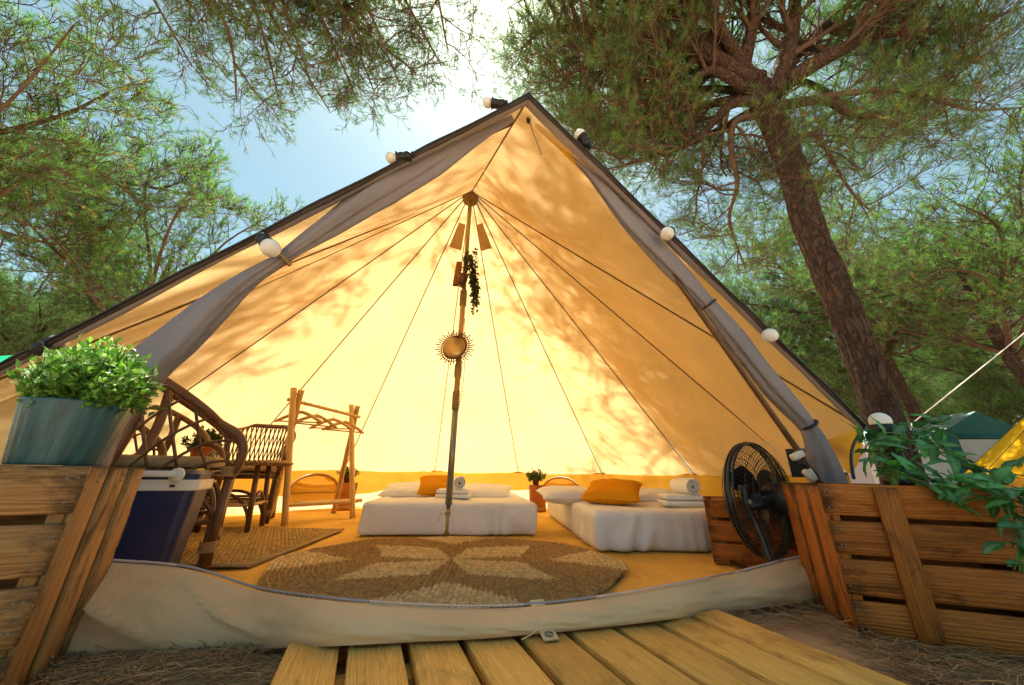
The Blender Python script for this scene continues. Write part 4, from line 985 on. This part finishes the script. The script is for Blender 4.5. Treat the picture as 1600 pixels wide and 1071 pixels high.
# ================================================================== woven rugs
def stitches(cs, tg, L, Wd, T, cols, seed, ang=.5):
    r = np.random.default_rng(seed); n = len(cs); cs = np.asarray(cs); tg = np.asarray(tg); V_, F_, C_ = [], [], []
    for s in (-1, 1):
        nrm = np.stack([-tg[:, 1], tg[:, 0], np.zeros(n)], 1); a = ang + r.normal(0, .12, (n, 1)); d = tg * np.cos(a) + nrm * np.sin(a) * s; q = -tg * np.sin(a) * s + nrm * np.cos(a)
        c0 = cs + nrm * s * Wd * .45 + r.normal(0, .0009, (n, 3)); l = L * r.uniform(.85, 1.2, (n, 1)); up = np.array([0, 0, 1.])
        ring_ = [c0 - d * l * .5, c0 + q * Wd * .42 + up * 0, c0 - q * Wd * .42, c0 + d * l * .5, c0 + up * T * r.uniform(.7, 1.15, (n, 1)) - d * l * .12, c0 + up * T * .8 + d * l * .25]
        v = np.stack(ring_, 1).reshape(-1, 3); b = (np.arange(n) * 6)[:, None]
        f = np.concatenate([b + np.array([t_]) for t_ in ([0, 2, 4], [0, 4, 1], [1, 4, 5], [2, 5, 4], [1, 5, 3], [2, 3, 5])], 0)
        V_.append(v); F_.append(f + (len(V_[0]) if s == 1 else 0)); C_.append(np.repeat(cols * r.uniform(.72, 1.25, (n, 1)), 6, 0))
    return np.concatenate(V_), np.concatenate(F_), np.concatenate(C_)
rugc = V((-.29, 2.03, 0)); RX, RY = .845, .665
pitch_ = .0215; cs = []; tg = []; cols = []
dark, light = np.array([.4, .24, .085]), np.array([.68, .49, .22]); rr0 = np.random.default_rng(3)
nring = int(RX / pitch_)
for k in range(1, nring + 1):
    rho = k / nring; m = max(6, int(2 * math.pi * rho * (RX + RY) / 2 / .02))
    for i in range(m):
        th = 2 * math.pi * (i + .5 * (k % 2)) / m; lob = 1 + .022 * math.cos(8 * th + .3) * rho
        x_, y_ = RX * rho * lob * math.cos(th), RY * rho * lob * math.sin(th); cs.append((rugc.x + x_, rugc.y + y_, .034 + .004 * nz((x_ * 3, y_ * 3, 0)))); t_ = V((-RX * math.sin(th), RY * math.cos(th), 0)).normalized(); tg.append(t_)
        a = R((math.degrees(th) + 85) % 90 - 45); l1 = abs(rho * math.cos(a) - .38) / .38 + abs(rho * math.sin(a)) / .23 < 1; a2 = R((math.degrees(th) + 40) % 90 - 45); l2 = abs(rho * math.sin(a2)) < (rho * math.cos(a2) - .58) * .85
        cols.append(light if (l1 or l2) else dark)
v, f, c = stitches(cs, [tuple(q) for q in tg], .03, .0125, .011, np.array(cols), 4)
rg = thing('round_rug', 'round braided seagrass rug with a star pattern just inside the doorway', 'rug', rugc)
put('braid', np_mesh('braid', v, f, M_RUG, c), rg, None, 'stuff')
MB().lathe([(1, .024), (1, .034), (.0, .034)], Matrix.Translation(rugc) @ Matrix.Diagonal((RX * .99, RY * .99, 1, 1)), 64, False).build('backing', principled('rug backing', (.1, .055, .02), .95), rg)
jl, jr = G(250, 886, .03), G(393, 885, .03); jb = G(535, 828, .03)
jx0, jx1, jy0, jy1 = -2.75, jr.x, jr.y, jb.y; cs = []; tg = []
row = 0; y_ = jy0
while y_ < jy1:
    x_ = jx0 + (.012 if row % 2 else 0)
    while x_ < jx1 - .03 * 0:
        cs.append((x_ + (jb.x - jr.x) * (y_ - jy0) / (jy1 - jy0), y_, .031 + .003 * nz((x_ * 2, y_ * 2, 0)))); x_ += .026
    y_ += .024; row += 1
n_ = len(cs); tg = [(1, 0, 0)] * n_
jc = np.repeat(np.array([[.5, .32, .11]]), n_, 0)
v, f, c = stitches(cs, tg, .034, .0125, .010, jc, 9, .6)
jt = thing('jute_rug', 'rectangular golden jute rug under the rattan seating', 'rug', ((jx0 + jx1) / 2, (jy0 + jy1) / 2, 0)); put('braid', np_mesh('braid', v, f, M_RUG, c), jt, None, 'stuff')
MB().add([V((jx0, jy0, .03)), V((jx1, jy0, .03)), V((jb.x, jy1, .03)), V((jx0, jy1, .03))], [(0, 1, 2, 3)]).build('backing', principled('jute backing', (.3, .18, .05), .95), jt, smooth=False)
MB().tube([V((jx0, jy0 - .008, .034)), V((jx1, jy0 - .008, .034)), V((jb.x + .005, jy1, .034))], .009, 6).build('bound_edge', M_ROPE, jt)

# ================================================================== rattan seating
def armchair(name, label, M, back_lattice=False, sc=1.0):
    T = bpy.data.objects.new(name, None); link(T, None, M @ Matrix.Scale(sc, 4)); tag(T, label, 'chair', 'rattan armchairs round the table')
    W[T.name] = Matrix.Identity(4)         # parts are given in the chair's own frame
    T_inv = T
    def part(mb, nm, mat, kind=None):
        me = mb.mesh(nm); me.materials.append(mat); o = bpy.data.objects.new(nm, me); COL.objects.link(o); o.parent = T
        if kind: o['kind'] = kind
        return o
    def railpt(th):
        a = R(th); z = .88 - .25 * max(0, (abs(th) - 40) / 85) ** 1.25; return V((-math.cos(a) * .29, math.sin(a) * .3, z))
    mid = [railpt(q) for q in range(-125, 126, 10)]
    endL = [V((.245, .27, .585)), V((.285, .27, .52)), V((.285, .262, .45)), V((.262, .25, .38))]
    endR = [V((p.x, -p.y, p.z)) for p in endL]
    full = spline(endR[::-1] + mid + endL, 3); part(MB().tube(full, .0205, 10), 'top_rail', M_CANE)
    for s in (-1, 1):
        lg = [V((.262, s * .25, .40)), V((.262, s * .252, .2)), V((.268, s * .258, .0))]; leg = part(MB().tube(lg, .0185, 10), 'leg', M_CANE)
        lg2 = [V((.235, s * .235, .40)), V((.238, s * .235, .2)), V((.245, s * .24, .0))]; part(MB().tube(spline([V((.1, s * .22, .36)), V((.2, s * .23, .33))] + lg2[1:], 6), .012, 8), 'leg_cane', M_CANE)
        for z in (.07, .39):
            w_ = MB()
            for q in range(5): w_.ring(V((.254, s * .247, z + q * .009)), (0, 0, 1), .03, .0048, 16, 5)
            part(w_, 'cane_binding', M_CANE2)
        top = railpt(s * 62); ft = V((-.17, s * .235, .4)); part(MB().tube(spline([top, top.lerp(ft, .5) + V((.02, 0, 0)), ft, V((-.2, s * .245, .2)), V((-.23, s * .26, 0))], 5), .023, 10), 'back_post', M_CANE)
        # lattice under the arm: a ruled net between seat rim and rail
        rail_side = [railpt(s * q) for q in range(62, 126, 9)] + [V((p.x, s * abs(p.y), p.z)) for p in endL]; rs_ = spline(rail_side, 4)
        base = [V((-.17 + .43 * i / (len(rs_) - 1), s * (.235 + .02 * math.sin(math.pi * i / (len(rs_) - 1))), .4)) for i in range(len(rs_))]
        def sp_(a, h):
            i = max(0, min(1, a)) * (len(rs_) - 1); k0 = min(int(i), len(rs_) - 2); fr = i - k0
            return base[k0].lerp(base[k0 + 1], fr).lerp(rs_[k0].lerp(rs_[k0 + 1], fr), h)
        net = MB()
        for q in range(-2, 6):
            for sg in (1, -1):
                ln_p = []
                for h in np.linspace(0, 1, 8):
                    a = (q + .5) / 4.2 + sg * .42 * (h - .5)
                    if 0 <= a <= 1: ln_p.append(sp_(a, h) + V((0, s * .004 * sg, 0)))
                if len(ln_p) > 1: net.tube(ln_p, .0068, 6)
        (part(net, 'arm_lattice', M_CANE, 'stuff') if (s < 0 or back_lattice) else None)
        part(MB().tube(bez((.25, s * .245, .2), (.18, s * .24, .37), (-.1, s * .24, .37), (-.2, s * .245, .2), 14), .011, 8), 'arch_brace', M_CANE)
        part(MB().tube([(.255, s * .247, .19), (-.205, s * .245, .19)], .012, 8), 'stretcher', M_CANE)
    if back_lattice:
        net = MB()
        for q in range(-9, 10):
            for sg in (1, -1):
                ln_p = []
                for h in np.linspace(0, 1, 7):
                    th = q * 8 + sg * 13 * (h - .5)
                    if abs(th) <= 62: t_ = railpt(th); ln_p.append(V((t_.x * (.85 + .15 * h), t_.y * (.85 + .15 * h), .45 + (t_.z - .45) * h)))
                if len(ln_p) > 1: net.tube(ln_p, .006, 5)
        part(net, 'back_lattice', M_CANE, 'stuff')
    for x0 in (.25, -.2): part(MB().tube([(x0, -.245, .2), (x0, .245, .2)], .012, 8), 'stretcher', M_CANE)
    part(MB().lathe([(.24, .365), (.265, .375), (.27, .395), (.255, .412), (.2, .415), (.0, .415)], Matrix.Scale(1, 4), 28), 'seat_rim', M_CANE)
    cu = soft_box((.225, .225, .028), .027, 77, (16, 16, 5), .003, .006); part(MB().add([V((x_ * (1 - .18 * (y_ / .225) ** 2), y_ * (1 - .18 * (x_ / .225) ** 2), z_ + .445)) for x_, y_, z_ in cu.v], cu.f), 'seat_cushion', M_CUSH)
    return T
flg = G(320, 891, .03)
fa = math.atan2(.58, .81)
def chair_at(front_leg, ang, s, sc):  # the leg (forward .27, side s*.258) stands on the given spot
    f_ = V((math.cos(ang), math.sin(ang), 0)); l_ = V((-f_.y, f_.x, 0)); c = V(front_leg) - (f_ * .268 + l_ * (s * .258)) * sc; c.z = .032; return Matrix.Translation(c) @ Matrix.Rotation(ang, 4, 'Z')
armchair('rattan_armchair', 'nearest dark rattan armchair with lattice arm behind the blue cooler', chair_at(flg, fa, -1, 1.0))
armchair('rattan_armchair', 'rattan armchair half hidden behind the teal pot', Matrix.Translation((-2.42, 2.48, .032)) @ Matrix.Rotation(R(4), 4, 'Z'), False, .96)
armchair('rattan_armchair', 'rattan armchair with latticed back beyond the table beside the clothes rail', Matrix.Translation((-2.36, 3.36, .03)) @ Matrix.Rotation(R(-62), 4, 'Z'), True, .95)
tcn = V((-2.13, 2.86, .032)); tb_ = thing('rattan_table', 'low oval rattan table between the armchairs', 'table', tcn); TH = P(428, 722, 2.86).z - .03
Mt = Matrix.Translation(tcn) @ Matrix.Rotation(R(20), 4, 'Z') @ Matrix.Diagonal((1.0, .8, 1, 1))
MB().lathe([(.3, TH - .03), (.36, TH - .028), (.375, TH - .014), (.36, TH), (.3, TH + .003), (0, TH + .003)], Mt, 40).build('tabletop', M_CANE2, tb_)
net = MB()
for q in range(72): 
    a = 2 * math.pi * q / 72; net.tube([Mt @ V((.352 * math.cos(a), .352 * math.sin(a), TH + .006)), Mt @ V((.385 * math.cos(a + .06), .385 * math.sin(a + .06), TH - .012)), Mt @ V((.355 * math.cos(a + .1), .355 * math.sin(a + .1), TH - .03))], .008, 5)
net.build('woven_edge', M_CANE2, tb_, kind='stuff')
for q in range(4):
    a = R(45 + 90 * q); tp0 = Mt @ V((.27 * math.cos(a), .27 * math.sin(a), TH - .03)); ft0 = Mt @ V((.33 * math.cos(a), .33 * math.sin(a), 0))
    MB().tube([tp0, ft0], .018, 8).build('leg', M_CANE, tb_)
    b = R(45 + 90 * (q + 1)); tp1 = Mt @ V((.27 * math.cos(b), .27 * math.sin(b), TH - .03)); ft1 = Mt @ V((.33 * math.cos(b), .33 * math.sin(b), 0)); a0, a1 = tp0.lerp(ft0, .6), tp1.lerp(ft1, .6)
    MB().tube([a0, a1], .012, 8).build('stretcher', M_BAMBOO, tb_)
    MB().tube(bez(tp0.lerp(ft0, .95), tp0.lerp(ft0, .2) + V((0, 0, -.02)), tp1.lerp(ft1, .2) + V((0, 0, -.02)), tp1.lerp(ft1, .95), 16), .011, 8).build('arch_brace', M_CANE, tb_)
tpz = .032 + TH + .004
pq = P(318, 690, 2.86); potted('potted_plant', 'small bush in a terracotta pot on the rattan table', (pq.x, 2.86, tpz), .065, .1, .12, .15, 51, M_TERRA, (.02, .04, .01), (.07, .11, .03), .035, 60)

# ================================================================== cooler
cc = P(307, 766, 1.46); ex = V((-.9, -.436, 0)).normalized(); ey = V((-.436, .9, 0)).normalized(); wC, dC = .37, .22
ctr = V((cc.x, cc.y, 0)) + ex * wC / 2 + ey * dC / 2
cool = thing('cooler_box', 'navy blue plastic cooler with cream rim and handle by the doorway', 'cooler', (ctr.x, ctr.y, .02))
zb_, zt_, zl_ = cc.z, P(306, 750, 1.46).z, P(300, 736, 1.46).z
Mc = axes((ctr.x, ctr.y, 0), -ex, z=(0, 0, 1))
def ring_box(w, d, r, n=5):
    out = []
    for cx, cy, a0 in ((w / 2 - r, d / 2 - r, 0), (-w / 2 + r, d / 2 - r, 90), (-w / 2 + r, -d / 2 + r, 180), (w / 2 - r, -d / 2 + r, 270)):
        for i in range(n + 1): a = R(a0 + 90 * i / n); out.append((cx + r * math.cos(a), cy + r * math.sin(a)))
    return out
def loft(levels):
    mb = MB(); vs = []; k = None
    for w, d, r, z in levels:
        rg_ = ring_box(w, d, r); k = len(rg_); vs += [Mc @ V((a, b, z)) for a, b in rg_]
    fs = [(i * k + j, i * k + (j + 1) % k, (i + 1) * k + (j + 1) % k, (i + 1) * k + j) for i in range(len(levels) - 1) for j in range(k)]
    fs += [tuple(range(k))[::-1], tuple((len(levels) - 1) * k + j for j in range(k))]; return mb.add(vs, fs)
body = loft([(.3, .16, .03, .022), (.31, .17, .03, .03), (wC - .015, dC - .015, .03, zb_)]).build('body', M_BLUE, cool, smooth=False)
loft([(wC, dC, .03, zb_ - .002), (wC + .004, dC + .004, .03, zb_ + .004), (wC + .004, dC + .004, .03, zt_)]).build('rim', M_WHITE, cool, smooth=False)
lid = loft([(wC - .02, dC - .02, .03, zt_ - .001), (wC - .015, dC - .015, .03, zl_ - .012), (wC - .05, dC - .05, .04, zl_ + .004)]).build('lid', M_BLUE, cool, smooth=False)
hx_ = wC / 2; hp = Mc @ V((hx_ - .07, -dC / 2 - .012, (zt_ + zl_) / 2))
MB().lathe([(.026, -.006), (.027, 0), (.026, .006)], axes(hp, (1, 0, 0), z=(0, -1, 0)), 24).build('handle_pivot', M_WHITE, cool)
plank('handle', cool, Mc @ V((hx_ - .2, -dC / 2 - .012, (zt_ + zl_) / 2 + .004)), -ex, (0, 0, 1), (.26, .012, .022), M_WHITE, .003)
plank('latch', cool, Mc @ V((hx_ - .075, -dC / 2 - .004, zt_ - .022)), -ex, (0, -1, 0), (.016, .009, .006), M_BLACK, .002)

# ================================================================== fan
fc = P(1187, 778, 1.82); fax = V((-.5, .866, 0)).normalized(); fs_ = fax.cross(V((0, 0, 1))).normalized()
fan = thing('floor_fan', 'black wire cage floor fan in front of the low crate', 'fan', (fc.x, fc.y, .02)); FRd = .47 * (P(1187, 684, 1.82).z - P(1187, 872, 1.82).z)
cage = MB()
for side in (1, -1):
    dep = .075 if side == 1 else .085
    for k in range(7):
        q = k / 6; rr_0 = FRd * (.18 + .82 * q); cage.ring(fc + fax * side * dep * math.sqrt(max(0, 1 - (q * .98) ** 2.6)), fax, rr_0, .0018 if k < 6 else .006, 48, 4)
    for k in range(72):
        a = 2 * math.pi * k / 72 + side * .02; path = []
        for q in np.linspace(0.12, 1, 7):
            an = a + side * .35 * q; path.append(fc + (fs_ * math.cos(an) + V((0, 0, 1)) * math.sin(an)) * (FRd * q) + fax * side * dep * math.sqrt(max(0, 1 - (q * .98) ** 2.6)))
        cage.tube(path, .0015, 3, False)
cage.build('cage', M_PLASTIC, fan, kind='stuff')
MB().ring(fc, fax, FRd, .009, 56, 6).build('cage_rim', M_PLASTIC, fan)
for k in range(3):
    a0 = 2 * math.pi * k / 3 + .5
    MB().grid(lambda s, t: fc + (fs_ * math.cos(a0 + (s - .5) * .62 * math.sin(.5 + 2.2 * t)) + V((0, 0, 1)) * math.sin(a0 + (s - .5) * .62 * math.sin(.5 + 2.2 * t))) * (FRd * (.14 + .76 * t)) + fax * ((s - .5) * .07), 8, 6).build('blade', M_PLASTIC, fan)
Mf = axes(fc, fs_, z=-fax)
MB().lathe([(.0, .02), (.05, .03), (.07, .06), (.075, .13), (.062, .175), (.03, .19), (0, .19)], Mf, 28).build('motor', M_PLASTIC, fan)
MB().lathe([(.05, -.05), (.045, .03)], Mf, 24).build('hub', M_PLASTIC, fan)
yk = [fc + fs_ * s_ * (FRd + .025) for s_ in (-1, 1)]
fpv = fc - fax * .15 + V((0, 0, -.02)); kb = P(1168, 792, 1.7)
MB().tube(spline([kb + V((0, 0, .09)), kb, P(1186, 830, 1.68), P(1205, 880, 1.66)], 6), [.02] * 7 + [.015] * 12, 10).build('leg', M_PLASTIC, fan)
MB().tube([kb + V((.0, .0, .0)), fc - fax * .1], .022, 10).build('bracket', M_PLASTIC, fan)
MB().lathe([(.012, 0), (.012, .012), (0, .014)], axes(kb + V((0, -.02, .02)), (1, 0, 0), z=(0, -1, 0)), 16).build('bracket_bolt', M_METAL, fan)
ft_ = P(1205, 880, 1.66); fb = V((ft_.x + .02, ft_.y, .042))
MB().tube([ft_, fb], .015, 8).build('stand', M_PLASTIC, fan)
for dx, dy in ((-.16, .05), (.2, .1), (.05, .42)): MB().tube([fb, fb + V((dx, dy, -.004))], .012, 8).build('foot', M_PLASTIC, fan)
MB().box((.07, .07, .13), axes(fc - fax * .14 + fs_ * .16 + V((0, 0, .16)), fs_, z=(0, 0, 1))).build('control_box', M_PLASTIC, fan, smooth=False)

# ================================================================== plug adaptor at the door
pa = P(1246, 712, 1.58); pb = P(1266, 742, 1.6)
ad_ = thing('plug_adaptor', 'white plug adaptor hanging by the right door pole above the fan', 'socket', pb)
plank('clip', ad_, pa, V((1, 0, .45)), (0, -1, 0), (.055, .026, .03), M_WHITE, .004)
plank('socket', ad_, pb, V((.6, 0, -1)), (0, -1, 0), (.05, .036, .034), M_WHITE, .005)
plank('plug', ad_, P(1257, 726, 1.57), V((.6, 0, -1)), (0, -1, 0), (.035, .024, .03), M_BLACK, .004)
MB().tube(spline([P(1257, 722, 1.57), P(1272, 735, 1.56), P(1282, 760, 1.57), P(1270, 800, 1.6)], 6), .004, 6).build('cable', M_BLACK, ad_)

# ================================================================== sunburst mirror and hanging plant on the pole
mc = P(711, 543, C.y - .05); mir = thing('sunburst_mirror', 'round rattan sunburst mirror tied to the centre pole', 'mirror', mc); Mm = axes(mc, (1, 0, 0), z=(-.3, -.93, .1))
MB().lathe([(.1, 0), (.1, .006), (0, .006)], Mm, 40).build('mirror_glass', M_MIRROR, mir)
MB().ring(mc + V((0, -.006, 0)), (-.3, -.93, .1), .105, .009, 40, 8).build('rim', M_CANE, mir)
MB().ring(mc + V((0, 0, 0)), (-.3, -.93, .1), .13, .004, 40, 6).build('outer_rim', M_CANE, mir)
for k in range(40):
    a = 2 * math.pi * k / 40; l = .168 if k % 2 else .15; d = Mm.to_3x3() @ V((math.cos(a), math.sin(a), 0)); MB().tube([mc + d * .1, mc + d * (l + random.uniform(-.004, .004))], .005, 5).build('ray', M_CANE, mir)
hb = P(715, 430, C.y - .03); hp_ = thing('hanging_plant', 'trailing plant in a small bark holder tied to the centre pole', 'hanging plant', hb)
plank('bark_holder', hp_, hb + V((0, -.02, 0)), (.08, 0, 1), (0, -1, 0), (.26, .05, .03), M_CRATE, .006)
MB().lathe([(.03, -.05), (.05, .02), (.052, .06), (.04, .06)], Matrix.Translation(P(722, 440, C.y - .07)), 16).build('pot', M_CANE, hp_)
st = [[np.array(P(722, 425, C.y - .1)) + np.array([random.uniform(-.03, .05), random.uniform(-.05, .05), 0]), np.array(P(735, 403, C.y - .1)) + np.random.default_rng(q).normal(0, .035, 3), np.array(P(742, 445, C.y - .12)) + np.array([random.uniform(-.03, .03), random.uniform(-.04, .04), 0]), np.array(P(743, 470 + random.uniform(-25, 22), C.y - .12)) + np.array([random.uniform(-.03, .02), random.uniform(-.03, .03), 0])] for q in range(26)]
v, f, c = leaf_cloud(st, 26, .034, (.02, .035, .008), (.08, .1, .03), 13, .8, .6); put('foliage', np_mesh('foliage', v, f, M_LEAF, c), hp_, None, 'stuff'); stems_mesh(st, .0018, 'stems', hp_)

# ================================================================== string lights along the awning edge
fs0 = thing('string_lights', 'black festoon cable with frosted globe bulbs along the tent awning edge', 'string lights', E)
def edge_cable(cr, sgn):
    p_ = []
    for s in np.linspace(0, 1, 40): p_.append(E.lerp(cr, s) + V((0, -.012, .012 - .012 * abs(math.sin(s * 14)))))
    return p_
cl_, cr_ = edge_cable(Lc, -1), edge_cable(Rc, 1)
MB().tube(cl_[::-1] + cr_[1:], .0055, 6).build('cable', M_BLACK, fs0)
MB().tube(spline([Rc + V((0, -.01, 0)), P(1336, 690, 1.7), P(1330, 715, 1.65), P(1334, 748, 1.6)], 6), .0065, 6).build('cable', M_BLACK, fs0)
def lamp(p, d, r=.034, sock=.085):
    p = V(p); d = V(d).normalized(); M = axes(p, d.orthogonal(), z=d)
    so = MB().lathe([(.012, -.01), (.024, -.004), (.024, .018), (.02, .022), (.023, .03), (.023, .05), (.029, .056), (.029, sock * .95), (.02, sock)], M, 20).build('lamp_socket', M_BLACK, fs0)
    prof = [(.022, sock - .006)] + [(r * math.sin(a), sock + r * .75 - r * math.cos(a)) for a in np.linspace(.75, math.pi - .001, 12)]
    MB().lathe(prof, M, 24).build('bulb', M_BULB, so)
    MB().box((.05, .02, .02), axes(p, (cl_[0] - cl_[-1]) if p.x < E.x else (cr_[0] - cr_[-1]), z=d)).build('cable_clip', M_BLACK, so, smooth=False)
lamp(P(786, 164, 1.215), P(750, 159, 1.215) - P(786, 164, 1.215), .026, .06)
lamp(P(640, 245, 1.215), P(600, 248, 1.205) - P(640, 245, 1.215), .027, .062)
lamp(P(410, 372, 1.2), P(444, 414, 1.13) - P(410, 372, 1.2), .036, .075)
lamp(P(62, 546, 1.2), P(88, 536, 1.27) - P(62, 546, 1.2), .03, .085)
lamp(P(918, 226, 1.3), P(898, 202, 1.28) - P(918, 226, 1.3), .03, .04)
lamp(P(1047, 362, 1.42), P(1034, 372, 1.32) - P(1047, 362, 1.42), .032, .045)
lamp(P(1200, 518, 1.57), P(1209, 538, 1.45) - P(1200, 518, 1.57), .034, .04)
# a last lamp standing on the right crate
pt = P(1390, 700, 1.36); lmp = thing('globe_lamp', 'single globe bulb in a black socket on top of the right crate', 'lamp', (pt.x, pt.y, HRC))
zz = HRC; zt2 = P(1390, 664, 1.36).z; Ml = Matrix.Translation((pt.x, pt.y, 0))
MB().lathe([(.05, zz), (.052, zz + .02), (.033, zz + .03), (.03, (zz + zt2) / 2), (.026, zt2 - .05), (.032, zt2 - .045), (.033, zt2)], Ml, 24).build('lamp_socket', M_BLACK, lmp)
MB().lathe([(.032, zt2)] + [(.034 * math.sin(a), zt2 + .012 - .034 * math.cos(a)) for a in np.linspace(1.3, math.pi - .001, 10)], Ml, 24).build('bulb', M_BULB, lmp)

# ================================================================== leafy garland on the right crate
gl = thing('leaf_garland', 'artificial trailing green leaf garland draped over the right crate', 'garland', P(1450, 740, 1.2))
def leafmesh(seed, L=.062, wd=.42):
    r = random.Random(seed); vs = []; fs = []; cc_ = []; n, m = 8, 4
    base = [(.035, .14, .035), (.05, .2, .05), (.08, .25, .08), (.025, .1, .03)][seed % 4]
    for i in range(n + 1):
        t = i / n; w_ = L * wd * .5 * math.sin(math.pi * t ** .8) ** .85 + .0004
        for j in range(-m // 2, m // 2 + 1):
            a = j / (m / 2); vs.append((L * t, a * w_, .18 * abs(a) * w_ - L * (.32 + .1 * (seed % 3)) * t * t + .0 + .0022 * math.sin(t * 20) * abs(a)))
            vein = .35 if j == 0 else 0; pale = .9 * (1 if abs(a) == .5 and seed % 2 else 0)
            cc_.append(tuple(q * (1 + pale) + vein * .25 for q in base))
    k = m + 1
    for i in range(n):
        for j in range(m): fs.append((i * k + j, (i + 1) * k + j, (i + 1) * k + j + 1, i * k + j + 1))
    me = np_mesh('leaf', vs, fs, M_LEAF, np.array(cc_)); me.polygons.foreach_set('use_smooth', [True] * len(me.polygons)); return me
LM = [leafmesh(i, .062 + .009 * (i % 3), .4 + .06 * (i % 2)) for i in range(6)]
yc = lambda u: 1.30 - max(0, u - 1300) * .0007
vines = [
    [(1345, 712, 1.36), (1362, 690, 1.33), (1400, 684, 1.3), (1440, 694, 1.27), (1480, 715, 1.22), (1530, 735, 1.17), (1590, 742, 1.12), (1640, 750, 1.08)],
    [(1350, 690, 1.38), (1385, 675, 1.4), (1420, 672, 1.38), (1455, 690, 1.32), (1495, 720, 1.24), (1545, 752, 1.15), (1590, 775, 1.09), (1620, 800, 1.05)],
    [(1365, 735, 1.28), (1400, 742, 1.22), (1440, 752, 1.18), (1470, 772, 1.16), (1490, 790, 1.15)],
    [(1358, 705, 1.34), (1372, 726, 1.28), (1410, 745, 1.22), (1450, 748, 1.18), (1500, 758, 1.14), (1560, 768, 1.1), (1610, 770, 1.06)],
    [(1540, 740, 1.14), (1565, 770, 1.08), (1580, 810, 1.06), (1590, 850, 1.055), (1585, 890, 1.05)],
    [(1480, 735, 1.18), (1510, 765, 1.12), (1545, 785, 1.09), (1575, 800, 1.07), (1605, 845, 1.05), (1612, 900, 1.05)],
    [(1345, 690, 1.38), (1362, 680, 1.36), (1380, 690, 1.34), (1370, 712, 1.33), (1395, 715, 1.31)],
    [(1410, 700, 1.36), (1440, 672, 1.38), (1462, 660, 1.38)]]
rgl = random.Random(5); nl = 0
for vi, vn in enumerate(vines):
    path = spline([P(*q) for q in vn], 8); MB().tube(path, .0022, 5).build('vine', principled('vine stem', (.12, .16, .05), .6) if vi == 0 else bpy.data.materials['vine stem'], gl)
    L = sum((path[i + 1] - path[i]).length for i in range(len(path) - 1)); cnt = int(L / (.0115 if vi not in (4, 5) else .0155))
    for q in range(cnt):
        t = (q + rgl.random()) / cnt * (len(path) - 1.001); i = int(t); p = path[i].lerp(path[i + 1], t - i); tgv = (path[i + 1] - path[i]).normalized()
        d = tgv * rgl.uniform(.1, .9) + V((rgl.gauss(0, .8), rgl.gauss(-.25, .7), rgl.gauss(.25, .6)))
        M = axes(p + V((rgl.gauss(0, .006), rgl.gauss(0, .01), rgl.gauss(.004, .008))), d, z=V((rgl.gauss(0, .5), rgl.gauss(-.5, .4), 1))) @ Matrix.Scale(rgl.uniform(.65, 1.15), 4)
        put('leaf', LM[rgl.randrange(6)], gl, M); nl += 1

# ================================================================== needle litter on the ground
def litter(n, region, seed, L, wd, name, label):
    r = np.random.default_rng(seed); pts_ = []
    while len(pts_) < n:
        u, v_ = r.uniform(region[0], region[2]), r.uniform(region[1], region[3]); g = G(u, v_, 0)
        if nz((g.x * 5, g.y * 5, 0), 1, seed) + .35 > r.random() * .9: pts_.append((g.x, g.y, 0))
    p = np.array(pts_); a = r.uniform(0, 2 * math.pi, n); l = L * r.uniform(.5, 1.2, n); el = np.abs(r.normal(0, .16, n))
    d = np.stack([np.cos(a) * np.cos(el), np.sin(a) * np.cos(el), np.sin(el)], 1); bend = np.stack([-np.sin(a), np.cos(a), np.zeros(n)], 1) * r.normal(0, .12, (n, 1)) * l[:, None]
    p[:, 2] = r.uniform(-.004, .012, n); p1 = p + d * l[:, None] * .5 + bend; p2 = p + d * l[:, None] - np.array([0, 0, 1.]) * (l * np.sin(el) * .6)[:, None]
    w_ = np.full(n, wd); v1, f1 = seg_tubes(p, p1, w_, w_, 3); v2, f2 = seg_tubes(p1, p2, w_, w_ * .5, 3)
    h = r.random((n, 1)); c = np.array([.16, .085, .04]) * (1 - h) + np.array([.55, .37, .19]) * h
    o = put(name, np_mesh(name, np.concatenate([v1, v2]), np.concatenate([f1, f2 + len(v1)]), M_LITTER, np.concatenate([np.repeat(c, 6, 0)] * 2)))
    tag(o, label, 'pine needles', None, 'stuff')
litter(2600, (40, 995, 470, 1090), 1, .09, .0009, 'needle_litter', 'dry pine needles scattered on the ground left of the boardwalk')
litter(3600, (1130, 930, 1640, 1090), 2, .09, .0009, 'needle_litter', 'dry pine needles scattered on the ground below the right crate')
